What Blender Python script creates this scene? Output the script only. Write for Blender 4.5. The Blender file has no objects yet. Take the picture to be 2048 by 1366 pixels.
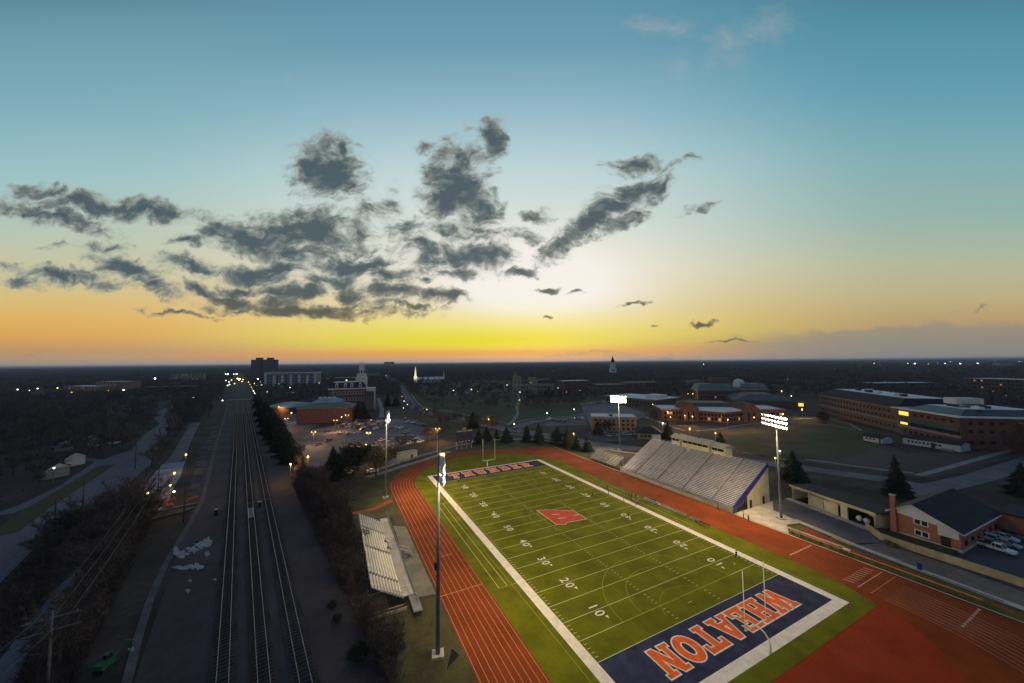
import bpy, math, random
import numpy as np
from mathutils import Vector, Matrix
random.seed(7); rng = np.random.default_rng(11)
sc = bpy.context.scene
C = sc.collection
PI = math.pi

# ------------------------------------------------------------------ camera
# world = football field metres: x across the field, y along it, origin at the near left goal-line corner
CF, PIT, ROL, CX, CY, CH, AZ = 713.2184, 0.0587957, -0.0092633, -36.4922, -45.0191, 45.4222, 0.4642964
FW = Vector((math.sin(AZ)*math.cos(PIT), math.cos(AZ)*math.cos(PIT), math.sin(PIT)))
RT = Vector((math.cos(AZ), -math.sin(AZ), 0))
UP = Vector((-math.sin(AZ)*math.sin(PIT), -math.cos(AZ)*math.sin(PIT), math.cos(PIT)))
R2 = RT*math.cos(ROL)+UP*math.sin(ROL); U2 = -RT*math.sin(ROL)+UP*math.cos(ROL)
cam = bpy.data.objects.new('camera', bpy.data.cameras.new('camera')); C.objects.link(cam)
m = Matrix((R2, U2, -FW)).transposed().to_4x4(); m.translation = (CX, CY, CH)
cam.matrix_world = m
cam.data.sensor_width = 36; cam.data.lens = CF*36/2048
cam.data.clip_start = 0.5; cam.data.clip_end = 90000
sc.camera = cam
sc.view_settings.view_transform = 'Standard'; sc.view_settings.look = 'None'
sc.view_settings.exposure = 0.0; sc.view_settings.gamma = 1.0
sc.cycles.max_bounces = 5; sc.cycles.diffuse_bounces = 2; sc.cycles.glossy_bounces = 2
sc.cycles.volume_bounces = 0; sc.cycles.volume_step_rate = 10
def G(px, py, z=0.0):
    """survey helper: photo row/column of a point at height z -> metres on the ground plan"""
    d = FW + R2*((px-1024)/CF) - U2*((py-683)/CF)
    t = (z-CH)/d.z
    return (CX+d.x*t, CY+d.y*t)
def Zt(u, v, py):
    """survey helper: height above plan point (u,v) that is seen at photo row py"""
    k = (683-py)/CF; d = Vector((u-CX, v-CY, -CH)); a = d.dot(U2); b = d.dot(FW)
    return (k*b-a)/(U2.z-k*FW.z)

# ------------------------------------------------------------------ sky
def lin(c):
    return tuple((x/255/12.92 if x/255 <= .04045 else ((x/255+.055)/1.055)**2.4) for x in c)
w = bpy.data.worlds.new('World'); sc.world = w; w.use_nodes = True
NT = w.node_tree; NT.nodes.clear(); L = NT.links.new
def nd(t, **k):
    n = NT.nodes.new(t)
    for a, b in k.items(): setattr(n, a, b)
    return n
def put(sock, v):
    if isinstance(v, bpy.types.NodeSocket): L(v, sock)
    elif v is not None: sock.default_value = v
def M(op, a, b=None, c=None, clamp=False):
    n = nd('ShaderNodeMath', operation=op, use_clamp=clamp)
    put(n.inputs[0], a); put(n.inputs[1], b); put(n.inputs[2], c)
    return n.outputs[0]
def VM(op, a, b=None, scale=None):
    n = nd('ShaderNodeVectorMath', operation=op)
    put(n.inputs[0], a); put(n.inputs[1], b)
    if scale is not None: put(n.inputs['Scale'], scale)
    return n.outputs['Value'] if op in ('DOT_PRODUCT', 'LENGTH') else n.outputs[0]
def MIX(f, a, b, bt='MIX'):
    n = nd('ShaderNodeMix', data_type='RGBA', blend_type=bt)
    put(n.inputs[0], f); put(n.inputs[6], a); put(n.inputs[7], b)
    return n.outputs[2]
def SS(x, a, b):
    n = nd('ShaderNodeMapRange', interpolation_type='SMOOTHSTEP')
    put(n.inputs[0], x); n.inputs[1].default_value = a; n.inputs[2].default_value = b
    return n.outputs[0]
tc = nd('ShaderNodeTexCoord').outputs['Generated']
S = (math.sin(AZ), math.cos(AZ), 0); Rr = (math.cos(AZ), -math.sin(AZ), 0)   # west, where the sun went down, and north
ds = VM('DOT_PRODUCT', tc, S); dr = VM('DOT_PRODUCT', tc, Rr)
sx = nd('ShaderNodeSeparateXYZ'); L(tc, sx.inputs[0]); dz = sx.outputs[2]
dsc = M('MAXIMUM', ds, 0.22)
qx = M('DIVIDE', dr, dsc); qz = M('DIVIDE', dz, dsc)          # slope coordinates about the sunset point
def ramp(x, stops):
    n = nd('ShaderNodeValToRGB'); L(x, n.inputs[0]); e = n.color_ramp.elements
    while len(e) < len(stops): e.new(0.5)
    for i, (p, c) in enumerate(stops):
        e[i].position = p; e[i].color = (*lin(c), 1)
    return n.outputs[0]
q = M('MULTIPLY', qz, 0.5)
row = lambda y: ((723-y)/CF)*0.5
mid = ramp(q, [(0, (168,150,140)), (row(716), (178,152,136)), (row(708), (196,142,112)), (row(694), (210,148,70)), (row(672), (212,178,58)),
               (row(640), (222,192,92)), (row(590), (222,204,136)), (row(530), (216,212,180)), (row(440), (192,210,204)), (row(330), (174,206,210)),
               (row(200), (142,182,198)), (row(60), (108,156,178)), (row(-60), (94,144,166)), (0.62, (74,106,136)), (1, (88,98,130))])
side = ramp(q, [(0, (128,134,138)), (row(708), (136,136,134)), (row(690), (150,136,120)), (row(670), (172,146,112)), (row(640), (182,156,112)),
                (row(600), (188,172,128)), (row(530), (176,182,154)), (row(430), (146,178,170)), (row(300), (126,172,178)),
                (row(160), (98,156,176)), (row(0), (80,140,160)), (0.62, (70,102,132)), (1, (88,98,130))])
left = ramp(q, [(0, (150,138,132)), (row(712), (162,146,132)), (row(694), (186,146,108)), (row(664), (214,160,84)),
                (row(630), (222,174,92)), (row(590), (216,186,116)), (row(540), (202,194,150)), (row(440), (180,196,180)), (row(330), (156,194,196)),
                (row(200), (132,176,188)), (row(0), (104,152,170)), (0.62, (70,102,132)), (1, (88,98,130))])
base = MIX(SS(qx, 0.15, 1.15), mid, side)
base = MIX(SS(qx, -0.25, -1.1), base, left)
def gauss(cx, cz, wx, wz):
    a = M('DIVIDE', M('SUBTRACT', qx, cx), wx); b = M('DIVIDE', M('SUBTRACT', qz, cz), wz)
    return M('POWER', 2.718, M('MULTIPLY', M('ADD', M('MULTIPLY', a, a), M('MULTIPLY', b, b)), -1))
PX = lambda x: (x-1024)/CF
PZ = lambda x, y: (723.5-(x-1024)*0.0075-y)/CF
glow = M('ADD', M('MULTIPLY', gauss(PX(1080), PZ(1080,565), .29, .125), 1.0), M('MULTIPLY', gauss(PX(940), PZ(940,500), .72, .27), 0.45), clamp=True)
base = MIX(glow, base, (0.90, 0.86, 0.80, 1))
base = MIX(M('MULTIPLY', gauss(PX(930), PZ(930,655), .62, .05), 0.62), base, (*lin((238,228,92)), 1))
base = MIX(M('MULTIPLY', gauss(PX(960), PZ(960,680), .44, .034), 0.92), base, (*lin((222,216,36)), 1))
base = MIX(M('MULTIPLY', gauss(PX(900), PZ(900,706), .8, .013), 0.7), base, (*lin((226,150,62)), 1))
base = MIX(M('MULTIPLY', gauss(PX(900), PZ(900,722), 1.4, .011), 0.8), base, (*lin((172,152,140)), 1))
# thin pale cirrus high on the right
cv = nd('ShaderNodeCombineXYZ'); L(qx, cv.inputs[0]); L(qz, cv.inputs[1]); cv = cv.outputs[0]
def noise(vec, scale, detail, rough=.55, dist=0.0):
    n = nd('ShaderNodeTexNoise'); n.inputs['Scale'].default_value = scale; n.inputs['Detail'].default_value = detail
    n.inputs['Roughness'].default_value = rough; n.inputs['Distortion'].default_value = dist
    L(vec, n.inputs['Vector']); return n
n1 = noise(cv, 7, 3); n2 = noise(cv, 26, 7, .66)
wv = VM('ADD', VM('SCALE', VM('SUBTRACT', n1.outputs['Color'], (.5,.5,.5)), scale=.10),
        VM('SCALE', VM('SUBTRACT', n2.outputs['Color'], (.5,.5,.5)), scale=.035))
wc = VM('ADD', cv, wv)
def blob(px, py, hw, hh, rot=0, dens=1.0):
    mp = nd('ShaderNodeMapping', vector_type='TEXTURE'); L(wc, mp.inputs[0])
    mp.inputs['Location'].default_value = (PX(px), PZ(px, py), 0)
    mp.inputs['Rotation'].default_value = (0, 0, math.radians(-rot))
    mp.inputs['Scale'].default_value = (hw*1.62/CF, hh*1.5/CF, 1)
    g = nd('ShaderNodeTexGradient', gradient_type='SPHERICAL'); L(mp.outputs[0], g.inputs[0])
    return M('MULTIPLY', g.outputs['Fac'], dens)
def field(lst):
    o = [blob(*b) for b in lst]
    while len(o) > 1:
        o = [M('MAXIMUM', o[i], o[i+1]) if i+1 < len(o) else o[i] for i in range(0, len(o), 2)]
    return o[0]
dark = field([(650,325,70,58,15,1.1),(672,285,14,30),(618,310,40,30),(920,345,62,88,10),(890,395,38,40),(990,265,26,46),(845,275,20,14,-20,.8),(885,288,26,22,0,.8),
 (960,400,38,60,20,.75),(905,445,60,40,0,.6),(940,505,72,34,5),(985,515,36,28),(855,500,42,44,20,.85),(920,540,50,18,0,.7),(800,440,50,34,0,.6),(745,420,50,50,0,.5),
 (700,465,80,54,0,.55),(560,455,90,42,5,1.15),(475,465,80,34,14,1.15),(625,450,56,48,0,1.15),(600,500,70,30,10),(195,400,150,20,7),(285,412,78,26,8,1.1),(70,372,56,14,5,.8),
 (80,422,110,20,14),(120,440,70,14,18,.8),(360,475,34,13,5),(200,486,50,12,0,.75),(95,490,30,6,0,.7),(250,535,80,24,20,1.1),(310,570,60,18,28),(370,530,80,20,14),
 (120,550,130,20,6,.85),(35,560,40,12,10,.8),(180,560,60,12,0,.7),(500,545,76,22,0),(560,530,60,20),(395,580,36,16,15),(450,600,60,14,10),(690,528,76,22,5),(785,545,58,20,8),
 (740,520,50,16),(655,556,66,14),(480,575,60,14),(590,580,56,18),(700,585,34,22,0),(790,582,70,15,8),(870,592,60,13,5),(852,557,11,8),
 (600,616,210,13,2,.95),(470,618,70,10,4,.8),(345,630,70,6,3,.8),(680,610,150,10,-3,.8),(1120,488,48,25,-32),(1085,515,24,12,-30,.8),(1185,430,76,27,-34,1.1),(1270,378,70,28,-18,1.1),
 (1235,400,60,28,-20),(1250,436,48,18,-16,.85),(1335,360,38,10,-38,.8),(1282,312,56,18,-5,.8),(1375,314,56,12,-14,.55),(1080,420,34,14,10,.7),(1040,466,46,14,0,.6),(1020,460,40,16,0,.5),
 (1045,542,25,9),(1090,577,20,6),(1150,585,18,4,-5,.8),(1268,608,28,4,0,.8),(1097,636,13,3),(1405,409,40,8,-12,.6),(1415,649,22,4,0,.8),(1465,685,46,3,-3,.7),(1310,645,8,2,0,.8),(820,610,60,6,4,.8),
 (560,600,60,12,4,.8),(775,365,20,14,-20,.35),(1920,617,24,3,-8,.5),(1960,622,22,3,-10,.5)])
sv = VM('MULTIPLY', VM('ADD', cv, VM('SCALE', n1.outputs['Color'], scale=.10)), (1, 1.7, 1))
f1 = noise(sv, 14, 9, .62)
f2 = noise(sv, 42, 5, .6)
# clouds shred into smaller lumps: threshold of field plus fractal noise
dn = M('ADD', M('MULTIPLY', M('SUBTRACT', f1.outputs[0], .5), 2.2), M('MULTIPLY', M('SUBTRACT', f2.outputs[0], .5), .6))
dd = M('ADD', dark, M('MULTIPLY', dn, SS(dark, 0.0, .22)))
veil = M('MULTIPLY', SS(M('ADD', dark, M('MULTIPLY', dn, .55)), -.02, .75), M('MULTIPLY', SS(dark, 0.0, .12), .62))
alpha = M('MULTIPLY', SS(dd, .12, .62), .94)
core = SS(dd, .3, .95)
ccol = MIX(core, (*lin((140,146,138)), 1), (*lin((66,84,92)), 1))
ccol = MIX(SS(qz, .26, .06), ccol, MIX(core, (*lin((150,128,88)), 1), (*lin((84,82,66)), 1)))
base = MIX(veil, base, MIX(SS(qz, .26, .06), (*lin((150,162,160)), 1), (*lin((176,156,104)), 1)))
base = MIX(M('MULTIPLY', alpha, SS(ds, .05, .25)), base, ccol)
haze = field([(1760,666,230,14,-3,.8),(1900,700,420,42,0,1.0),(1990,670,220,26,0,.8),(1180,707,190,9,0,.45),(1330,713,220,9,0,.45),(60,698,110,6,0,.35)])
base = MIX(M('MULTIPLY', SS(haze, .12, .6), .62), base, (*lin((134,136,132)), 1))
pale = field([(1350,14,90,30,8,.6),(1480,60,60,90,24,.5),(1560,20,90,50,-25,.55),(1385,100,34,50,20,.4),(1015,215,16,36,30,.5),(715,230,30,26,0,.35),(560,124,30,14,0,.3),(1180,340,60,16,-30,.35),(930,240,14,40,0,.5)])
base = MIX(M('MULTIPLY', M('MULTIPLY', SS(M('ADD', pale, M('MULTIPLY', dn, .35)), .1, .9), SS(pale, 0, .2)), .42), base, (*lin((196,186,178)), 1))
sky = nd('ShaderNodeTexSky', sky_type='NISHITA'); sky.sun_disc = False
SUN_AZ = AZ + math.atan(PX(1085)); SUN_EL = math.radians(3.0)
sky.sun_elevation = SUN_EL; sky.sun_rotation = SUN_AZ; sky.altitude = 200
tot = MIX(1.0, base, VM('SCALE', sky.outputs[0], scale=0.004), 'ADD')
bg = nd('ShaderNodeBackground'); L(tot, bg.inputs[0]); bg.inputs[1].default_value = 1.0
L(bg.outputs[0], nd('ShaderNodeOutputWorld').inputs[0])
w.cycles.sampling_method = 'MANUAL'; w.cycles.sample_map_resolution = 256
# the sun is all but gone: a trace of direct light, low from the west
sl = bpy.data.lights.new('sun', 'SUN'); sl.energy = 0.12; sl.angle = math.radians(6); sl.color = (1, .72, .42)
sun = bpy.data.objects.new('sun', sl); C.objects.link(sun)
sdir = Vector((math.sin(SUN_AZ)*math.cos(SUN_EL), math.cos(SUN_AZ)*math.cos(SUN_EL), math.sin(SUN_EL)))
sun.rotation_euler = sdir.to_track_quat('Z', 'Y').to_euler()

# ------------------------------------------------------------------ materials
MATS = {}
def mat(name, col, rough=.8, var=.25, scale=.5, scale2=None, bump=0.0, metal=0.0, col2=None, spec=.3, emit=None, estr=0.0, coord='Object', lo=.35, hi=.65):
    """procedural material: base colour broken up by two octaves of noise"""
    if name in MATS: return MATS[name]
    mt = bpy.data.materials.new(name); mt.use_nodes = True; nt = mt.node_tree; nt.nodes.clear()
    N = nt.nodes.new; K = nt.links.new
    out = N('ShaderNodeOutputMaterial'); p = N('ShaderNodeBsdfPrincipled'); K(p.outputs[0], out.inputs[0])
    p.inputs['Roughness'].default_value = rough; p.inputs['Metallic'].default_value = metal
    p.inputs['Specular IOR Level'].default_value = spec
    t = N('ShaderNodeTexCoord')
    a = N('ShaderNodeTexNoise'); a.inputs['Scale'].default_value = scale; a.inputs['Detail'].default_value = 5; a.inputs['Roughness'].default_value = .62
    K(t.outputs[coord], a.inputs['Vector'])
    b = N('ShaderNodeTexNoise'); b.inputs['Scale'].default_value = scale2 or scale*7.3; b.inputs['Detail'].default_value = 3
    K(t.outputs[coord], b.inputs['Vector'])
    mr = N('ShaderNodeMapRange'); K(a.outputs[0], mr.inputs[0]); mr.inputs[1].default_value = lo; mr.inputs[2].default_value = hi
    c2 = col2 or tuple(x*(1-var) for x in col); c1 = col if col2 else tuple(min(1, x*(1+var*.6)) for x in col)
    mx = N('ShaderNodeMix'); mx.data_type = 'RGBA'; K(mr.outputs[0], mx.inputs[0]); mx.inputs[6].default_value = (*c2, 1); mx.inputs[7].default_value = (*c1, 1)
    m2 = N('ShaderNodeMix'); m2.data_type = 'RGBA'; m2.blend_type = 'OVERLAY'; m2.inputs[0].default_value = min(.6, var)
    K(mx.outputs[2], m2.inputs[6]); K(b.outputs[0], m2.inputs[7]); K(m2.outputs[2], p.inputs['Base Color'])
    if bump:
        bp = N('ShaderNodeBump'); bp.inputs['Strength'].default_value = bump; bp.inputs['Distance'].default_value = .1
        K(b.outputs[0], bp.inputs['Height']); K(bp.outputs[0], p.inputs['Normal'])
    if emit:
        p.inputs['Emission Color'].default_value = (*emit, 1); p.inputs['Emission Strength'].default_value = estr
    MATS[name] = mt; return mt
def glow_mat(name, col, s):
    return mat(name, col, .5, 0, 1, emit=col, estr=s)
def brick(name, c1, c2, sc_=1.0, mort=(.3,.28,.26)):
    if name in MATS: return MATS[name]
    mt = mat(name, c1, .9, .3, .6); nt = mt.node_tree; N = nt.nodes.new; K = nt.links.new
    p = [n for n in nt.nodes if n.type == 'BSDF_PRINCIPLED'][0]
    old = p.inputs['Base Color'].links[0].from_socket
    t = N('ShaderNodeTexCoord'); mp = N('ShaderNodeMapping'); K(t.outputs['Object'], mp.inputs[0]); mp.inputs['Rotation'].default_value = (PI/2, 0, 0)
    s = N('ShaderNodeSeparateXYZ'); K(t.outputs['Object'], s.inputs[0]); ad = N('ShaderNodeMath'); ad.operation = 'ADD'; K(s.outputs[0], ad.inputs[0]); K(s.outputs[1], ad.inputs[1])
    cb = N('ShaderNodeCombineXYZ'); K(ad.outputs[0], cb.inputs[0]); K(s.outputs[2], cb.inputs[1])
    b = N('ShaderNodeTexBrick'); K(cb.outputs[0], b.inputs['Vector']); b.inputs['Scale'].default_value = sc_
    b.inputs['Color1'].default_value = (*c1, 1); b.inputs['Color2'].default_value = (*c2, 1); b.inputs['Mortar'].default_value = (*mort, 1)
    b.inputs['Brick Width'].default_value = .45; b.inputs['Row Height'].default_value = .15; b.inputs['Mortar Size'].default_value = .012
    mx = N('ShaderNodeMix'); mx.data_type = 'RGBA'; mx.inputs[0].default_value = .55; K(old, mx.inputs[6]); K(b.outputs[0], mx.inputs[7]); K(mx.outputs[2], p.inputs['Base Color'])
    return mt

# ------------------------------------------------------------------ mesh builder
class MB:
    def __init__(s): s.v = []; s.f = []
    def add(s, vs, fs):
        o = len(s.v); s.v += [tuple(p) for p in vs]; s.f += [tuple(i+o for i in q) for q in fs]; return s
    def poly(s, pts, z): return s.add([(x, y, z) for x, y in pts], [tuple(range(len(pts)))])
    def prism(s, pts, z0, z1):
        n = len(pts)
        if sum(pts[i][0]*pts[(i+1) % n][1]-pts[(i+1) % n][0]*pts[i][1] for i in range(n)) < 0: pts = pts[::-1]
        vs = [(x, y, z0) for x, y in pts]+[(x, y, z1) for x, y in pts]
        fs = [tuple(range(n-1, -1, -1)), tuple(range(n, 2*n))]+[(i, (i+1) % n, n+(i+1) % n, n+i) for i in range(n)]
        return s.add(vs, fs)
    def box(s, c, d, rz=0.0, tilt=0.0):
        """centre, full size, turn about z, tilt about own x"""
        R = Matrix.Rotation(rz, 3, 'Z') @ Matrix.Rotation(tilt, 3, 'X'); vs = []
        for z in (-.5, .5):
            for x, y in ((-.5,-.5),(.5,-.5),(.5,.5),(-.5,.5)):
                vs.append(Vector(c)+R@Vector((x*d[0], y*d[1], z*d[2])))
        return s.add(vs, [(3,2,1,0),(4,5,6,7),(0,1,5,4),(1,2,6,5),(2,3,7,6),(3,0,4,7)])
    def tube(s, pts, rs, n=8, cap=True):
        pts = [Vector(p) for p in pts]
        if not isinstance(rs, (list, tuple)): rs = [rs]*len(pts)
        o = len(s.v); up = None
        for i, p in enumerate(pts):
            d = (pts[min(i+1, len(pts)-1)]-pts[max(i-1, 0)]).normalized()
            if up is None: up = d.orthogonal().normalized()
            else:
                up = up-d*up.dot(d); up = up.normalized() if up.length > 1e-5 else d.orthogonal().normalized()
            b = d.cross(up)
            s.v += [tuple(p+(up*math.cos(2*PI*k/n)+b*math.sin(2*PI*k/n))*rs[i]) for k in range(n)]
        for i in range(len(pts)-1):
            for k in range(n):
                a = o+i*n+k; b_ = o+i*n+(k+1) % n
                s.f.append((a, b_, b_+n, a+n))
        if cap:
            s.f.append(tuple(o+k for k in range(n-1, -1, -1))); q = o+(len(pts)-1)*n; s.f.append(tuple(q+k for k in range(n)))
        return s
    def ball(s, c, r, n=8, m=5, sz=1.0):
        o = len(s.v); c = Vector(c)
        for i in range(1, m):
            t = PI*i/m
            s.v += [(c.x+r*math.sin(t)*math.cos(2*PI*k/n), c.y+r*math.sin(t)*math.sin(2*PI*k/n), c.z+r*sz*math.cos(t)) for k in range(n)]
        s.v += [(c.x, c.y, c.z+r*sz), (c.x, c.y, c.z-r*sz)]; T = len(s.v)-2
        for i in range(m-2):
            for k in range(n):
                a = o+i*n+k; b = o+i*n+(k+1) % n; s.f.append((a, a+n, b+n, b))
        for k in range(n):
            s.f.append((T, o+k, o+(k+1) % n)); q = o+(m-2)*n; s.f.append((T+1, q+(k+1) % n, q+k))
        return s
    def build(s, name, m, parent=None, smooth=False):
        me = bpy.data.meshes.new(name); me.from_pydata(s.v, [], s.f); me.update()
        if smooth: me.polygons.foreach_set('use_smooth', [True]*len(me.polygons))
        if m: me.materials.append(m)
        o = bpy.data.objects.new(name, me); C.objects.link(o)
        if parent: o.parent = parent
        return o
def tag(o, label, cat, group=None, kind=None):
    if label: o['label'] = label
    if cat: o['category'] = cat
    if group: o['group'] = group
    if kind: o['kind'] = kind
    return o
def thing(name, label, cat, loc=(0,0,0), rz=0.0, group=None):
    o = bpy.data.objects.new(name, None); C.objects.link(o); o.empty_display_size = .5
    o.location = loc; o.rotation_euler = (0, 0, rz); return tag(o, label, cat, group)
def struct(mb, name, m, kind='structure'):
    o = mb.build(name, m); o['kind'] = kind; return o
def dup(r, loc, rz=0.0, label=None, group=None, s=None):
    c = r.copy(); C.objects.link(c); c.location = loc; c.rotation_euler = (0, 0, rz)
    if s is not None: c.scale = (s, s, s) if not isinstance(s, tuple) else s
    if label: c['label'] = label
    if group: c['group'] = group
    def kids(a, b):
        for ch in KIDS.get(a.name) or list(a.children):
            d = ch.copy(); C.objects.link(d); d.parent = b; kids(ch, d)
    kids(r, c); return c
KIDS = {}
class First:
    """hands out the prototype itself the first time, copies after that"""
    def __init__(s, root): s.r = root; s.used = False
    def put(s, loc, rz=0.0, label=None, group=None, sc_=None):
        if s.used: return dup(s.r, loc, rz, label, group, sc_)
        s.used = True; r = s.r; r.location = loc; r.rotation_euler = (0, 0, rz)
        if sc_ is not None: r.scale = (sc_, sc_, sc_) if not isinstance(sc_, tuple) else sc_
        if label: r['label'] = label
        if group: r['group'] = group
        return r
def curve_mesh(polys, z, off=0.0, T=None, name='c'):
    """2-D outlines with holes -> flat mesh data appended to an MB; T maps (x,y)->(X,Y)"""
    cu = bpy.data.curves.new(name, 'CURVE'); cu.dimensions = '2D'; cu.fill_mode = 'BOTH'; cu.offset = off
    for pl in polys:
        sp = cu.splines.new('POLY'); sp.points.add(len(pl)-1); sp.use_cyclic_u = True
        for i, (x, y) in enumerate(pl): sp.points[i].co = (x, y, 0, 1)
    return grab(cu, z, T)
def grab(cu, z, T):
    o = bpy.data.objects.new('tmp', cu); C.objects.link(o); dg = bpy.context.evaluated_depsgraph_get(); dg.update()
    me = bpy.data.meshes.new_from_object(o.evaluated_get(dg))
    vs = [((*(T(v.co.x, v.co.y) if T else (v.co.x, v.co.y)), z)) for v in me.vertices]; fs = [tuple(p.vertices) for p in me.polygons]
    bpy.data.objects.remove(o); bpy.data.meshes.remove(me); return vs, fs
def text_mesh(s, size, z, T, off=0.0, xs=1.0):
    cu = bpy.data.curves.new('t', 'FONT'); cu.body = s; cu.size = size; cu.align_x = 'CENTER'; cu.align_y = 'CENTER'; cu.offset = off
    return grab(cu, z, lambda x, y: T(x*xs, y))

EXCL = []          # plan polygons kept free of trees
def P(*pp): return [G(x, y) for x, y in pp]

# ------------------------------------------------------------------ ground, turf, track
m_ground = mat('winter_ground', (.050,.042,.036), .95, .6, .06, .7, col2=(.014,.013,.011), lo=.38, hi=.62)
m_turf = mat('artificial_turf', (.145,.150,.008), .85, .40, .16, 9.0, col2=(.092,.100,.006), lo=.38, hi=.62, spec=.03)
m_turf2 = mat('dark_turf', (.085,.110,.020), .85, .35, .25, 9.0, spec=.03)
m_track = mat('track_rubber', (.240,.050,.010), .85, .45, .12, 6.0, col2=(.160,.032,.007), lo=.35, hi=.65, spec=.04)
m_white = mat('painted_white', (.74,.68,.60), .8, .14, .8, 12, spec=.2)
m_line = mat('lane_paint', (.52,.32,.24), .8, .2, 1.0)
m_yl = mat('yellow_line_paint', (.30,.28,.03), .8, .2, 1.0)
m_yard = mat('yard_line_paint', (.55,.55,.26), .8, .15, 1.0)
m_blue = mat('blue_turf_paint', (.036,.042,.085), .85, .35, .35, 8.0, spec=.03)
m_orange = mat('orange_turf_paint', (.80,.12,.010), .85, .2, .6)
m_red = mat('red_turf_paint', (.50,.065,.028), .85, .25, .6)
m_asph = mat('asphalt', (.125,.125,.145), .85, .35, .08, 4.0, spec=.3)
m_asph_d = mat('dark_asphalt', (.065,.064,.080), .85, .35, .1, 4.0)
m_conc = mat('concrete', (.46,.42,.36), .85, .25, .35, 5.0)
m_walk = mat('pavement_concrete', (.23,.235,.235), .85, .3, .4, 5.0)
m_grass = mat('lawn_grass', (.050,.062,.022), .95, .5, .03, 1.5, col2=(.050,.045,.022))
m_grassd = mat('stadium_grass', (.070,.072,.022), .95, .5, .16, 2.5, col2=(.048,.036,.018), lo=.4, hi=.6)
m_dirt = mat('bare_dirt', (.085,.070,.062), .95, .5, .05, 1.5, col2=(.05,.04,.038))

# ground: graded sheet, finer near the camera so that it can roll a little far off
g = MB(); rad = [0, 30, 80, 160, 300, 500, 800, 1300, 2100, 3500, 6000, 10000, 17000, 30000, 60000]; NS = 72
gv = [(CX, CY, 0)]
for r in rad[1:]:
    for k in range(NS):
        t = 2*PI*k/NS; zz = 0 if r < 5000 else (10*math.sin(t*7+r)+8*math.sin(t*17+r*.3))*(1 if r < 20000 else .0)
        gv.append((CX+r*math.cos(t), CY+r*math.sin(t), zz))
gf = [(0, 1+k, 1+(k+1) % NS) for k in range(NS)]
for i in range(len(rad)-2):
    for k in range(NS):
        a = 1+i*NS+k; b = 1+i*NS+(k+1) % NS; gf.append((a, a+NS, b+NS, b))
g.add(gv, gf); struct(g, 'ground', m_ground)

Wd = 48.77; Y5 = 4.572; Y = .9144
UC, VN, VF = 24.6, 0.4, 90.0
def arc(cx, cy, r, a0, a1, n=28): return [(cx+r*math.cos(a0+(a1-a0)*i/n), cy+r*math.sin(a0+(a1-a0)*i/n)) for i in range(n+1)]
# stadium lawn around the track
struct(MB().poly([(-29,24),(-27,8),(-26,-60),(76,-60),(76,128),(60,142),(20,142),(-8,131),(-24,112),(-36,98),(-34,74),(-20,68),(-20,30)], .02), 'stadium_lawn', m_grassd)
# track surface as one outline (with the sprint straight running out at the far right)
ring = [(-17.2, VN)]+[(-17.2, 45)]+arc(UC, VF, 41.8, PI, PI/2)+[(38,130.3),(52,124.8),(66.5,119.5),(70.6,112),(70.6,-60),(-17.2,-60)]
struct(MB().poly(ring, .035), 'running_track', m_track)
struct(MB().poly([(-8.0,-13.9),(-4.6,-13.9),(54.2,-13.9),(53,-18),(48,-23.5),(40,-28.6),(28,-32),(20,-32),(8,-28.5),(-1,-21),(-6,-14.5)][1:-1], .042), 'd_zone', mat('d_zone_rubber', (.31,.042,.012), .9, .4, .14, 5.0, col2=(.21,.028,.009), lo=.3, hi=.7, spec=.04))
# infield turf
inf = [(57.3,-3),(57.3,VF)]+arc(UC, VF, 32.6, 0, PI)[1:]+[(-8.0,VN)]+arc(UC, VN, 32.6, PI, PI+.44, 8)+[(-4.6,-13.7),(54.2,-13.7)]+[(56.6,-8)]
struct(MB().poly(inf, .05), 'turf_field', m_turf)
ZL = .056
# lanes
ml = MB()
def strip(mb, pts, wd, z, closed=False):
    n = len(pts); L_ = []; R_ = []
    for i, p in enumerate(pts):
        a = Vector(pts[max(i-1, 0)]); b = Vector(pts[min(i+1, n-1)]); d = (b-a).normalized(); nn = Vector((-d.y, d.x))*wd/2; q = Vector(p)
        L_.append(q+nn); R_.append(q-nn)
    mb.add([(p.x, p.y, z) for p in L_]+[(p.x, p.y, z) for p in R_], [(i+1, i, n+i, n+i+1) for i in range(n-1)])
for k in range(9):
    r = 32.9+k*1.08
    strip(ml, [(UC-r, -26)]+[(UC-r, v) for v in range(0, 90, 10)]+arc(UC, VF, r, PI, .0, 60)[:-1]+[(UC+r, VF-2)], .07, ZL-.012)
ms = MB()
for k in range(12):
    strip(ms, [(57.9+k*1.12, -58), (57.9+k*1.12, 116)], .07, ZL-.008)
struct(ms, 'straight_lane_lines', mat('worn_lane_paint', (.36,.14,.08), .8, .3, .3))
for k in range(9):
    r = 32.9+k*1.08; strip(ml, arc(UC, VN-14, r, 0, -1.1, 20), .07, ZL-.004)
for v, a, b in ((26.0,-17.2,-8.2),(40,-14,-10.5)): strip(ml, [(a, v), (b, v)], .12, ZL-.002)
for u0 in range(9):
    for v in (3.0, -22.5): strip(ml, [(59.5+u0*1.1, v), (60.3+u0*1.1, v)], .35, ZL-.002)
    strip(ml, [(58.7+u0*1.12, -7.0), (59.1+u0*1.12, -8.7)], .22, ZL-.002)
strip(ml, [(57.9,-9.6),(69.2,-9.6)], .16, ZL-.001); strip(ml, [(57.9,-11.6),(69.2,-11.6)], .08, ZL-.001)
struct(ml, 'lane_lines', m_line)
mw = MB(); strip(mw, [(70.3,119),(70.3,-60)], .22, ZL+.004); struct(mw, 'track_edge_line', m_white)
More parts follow.
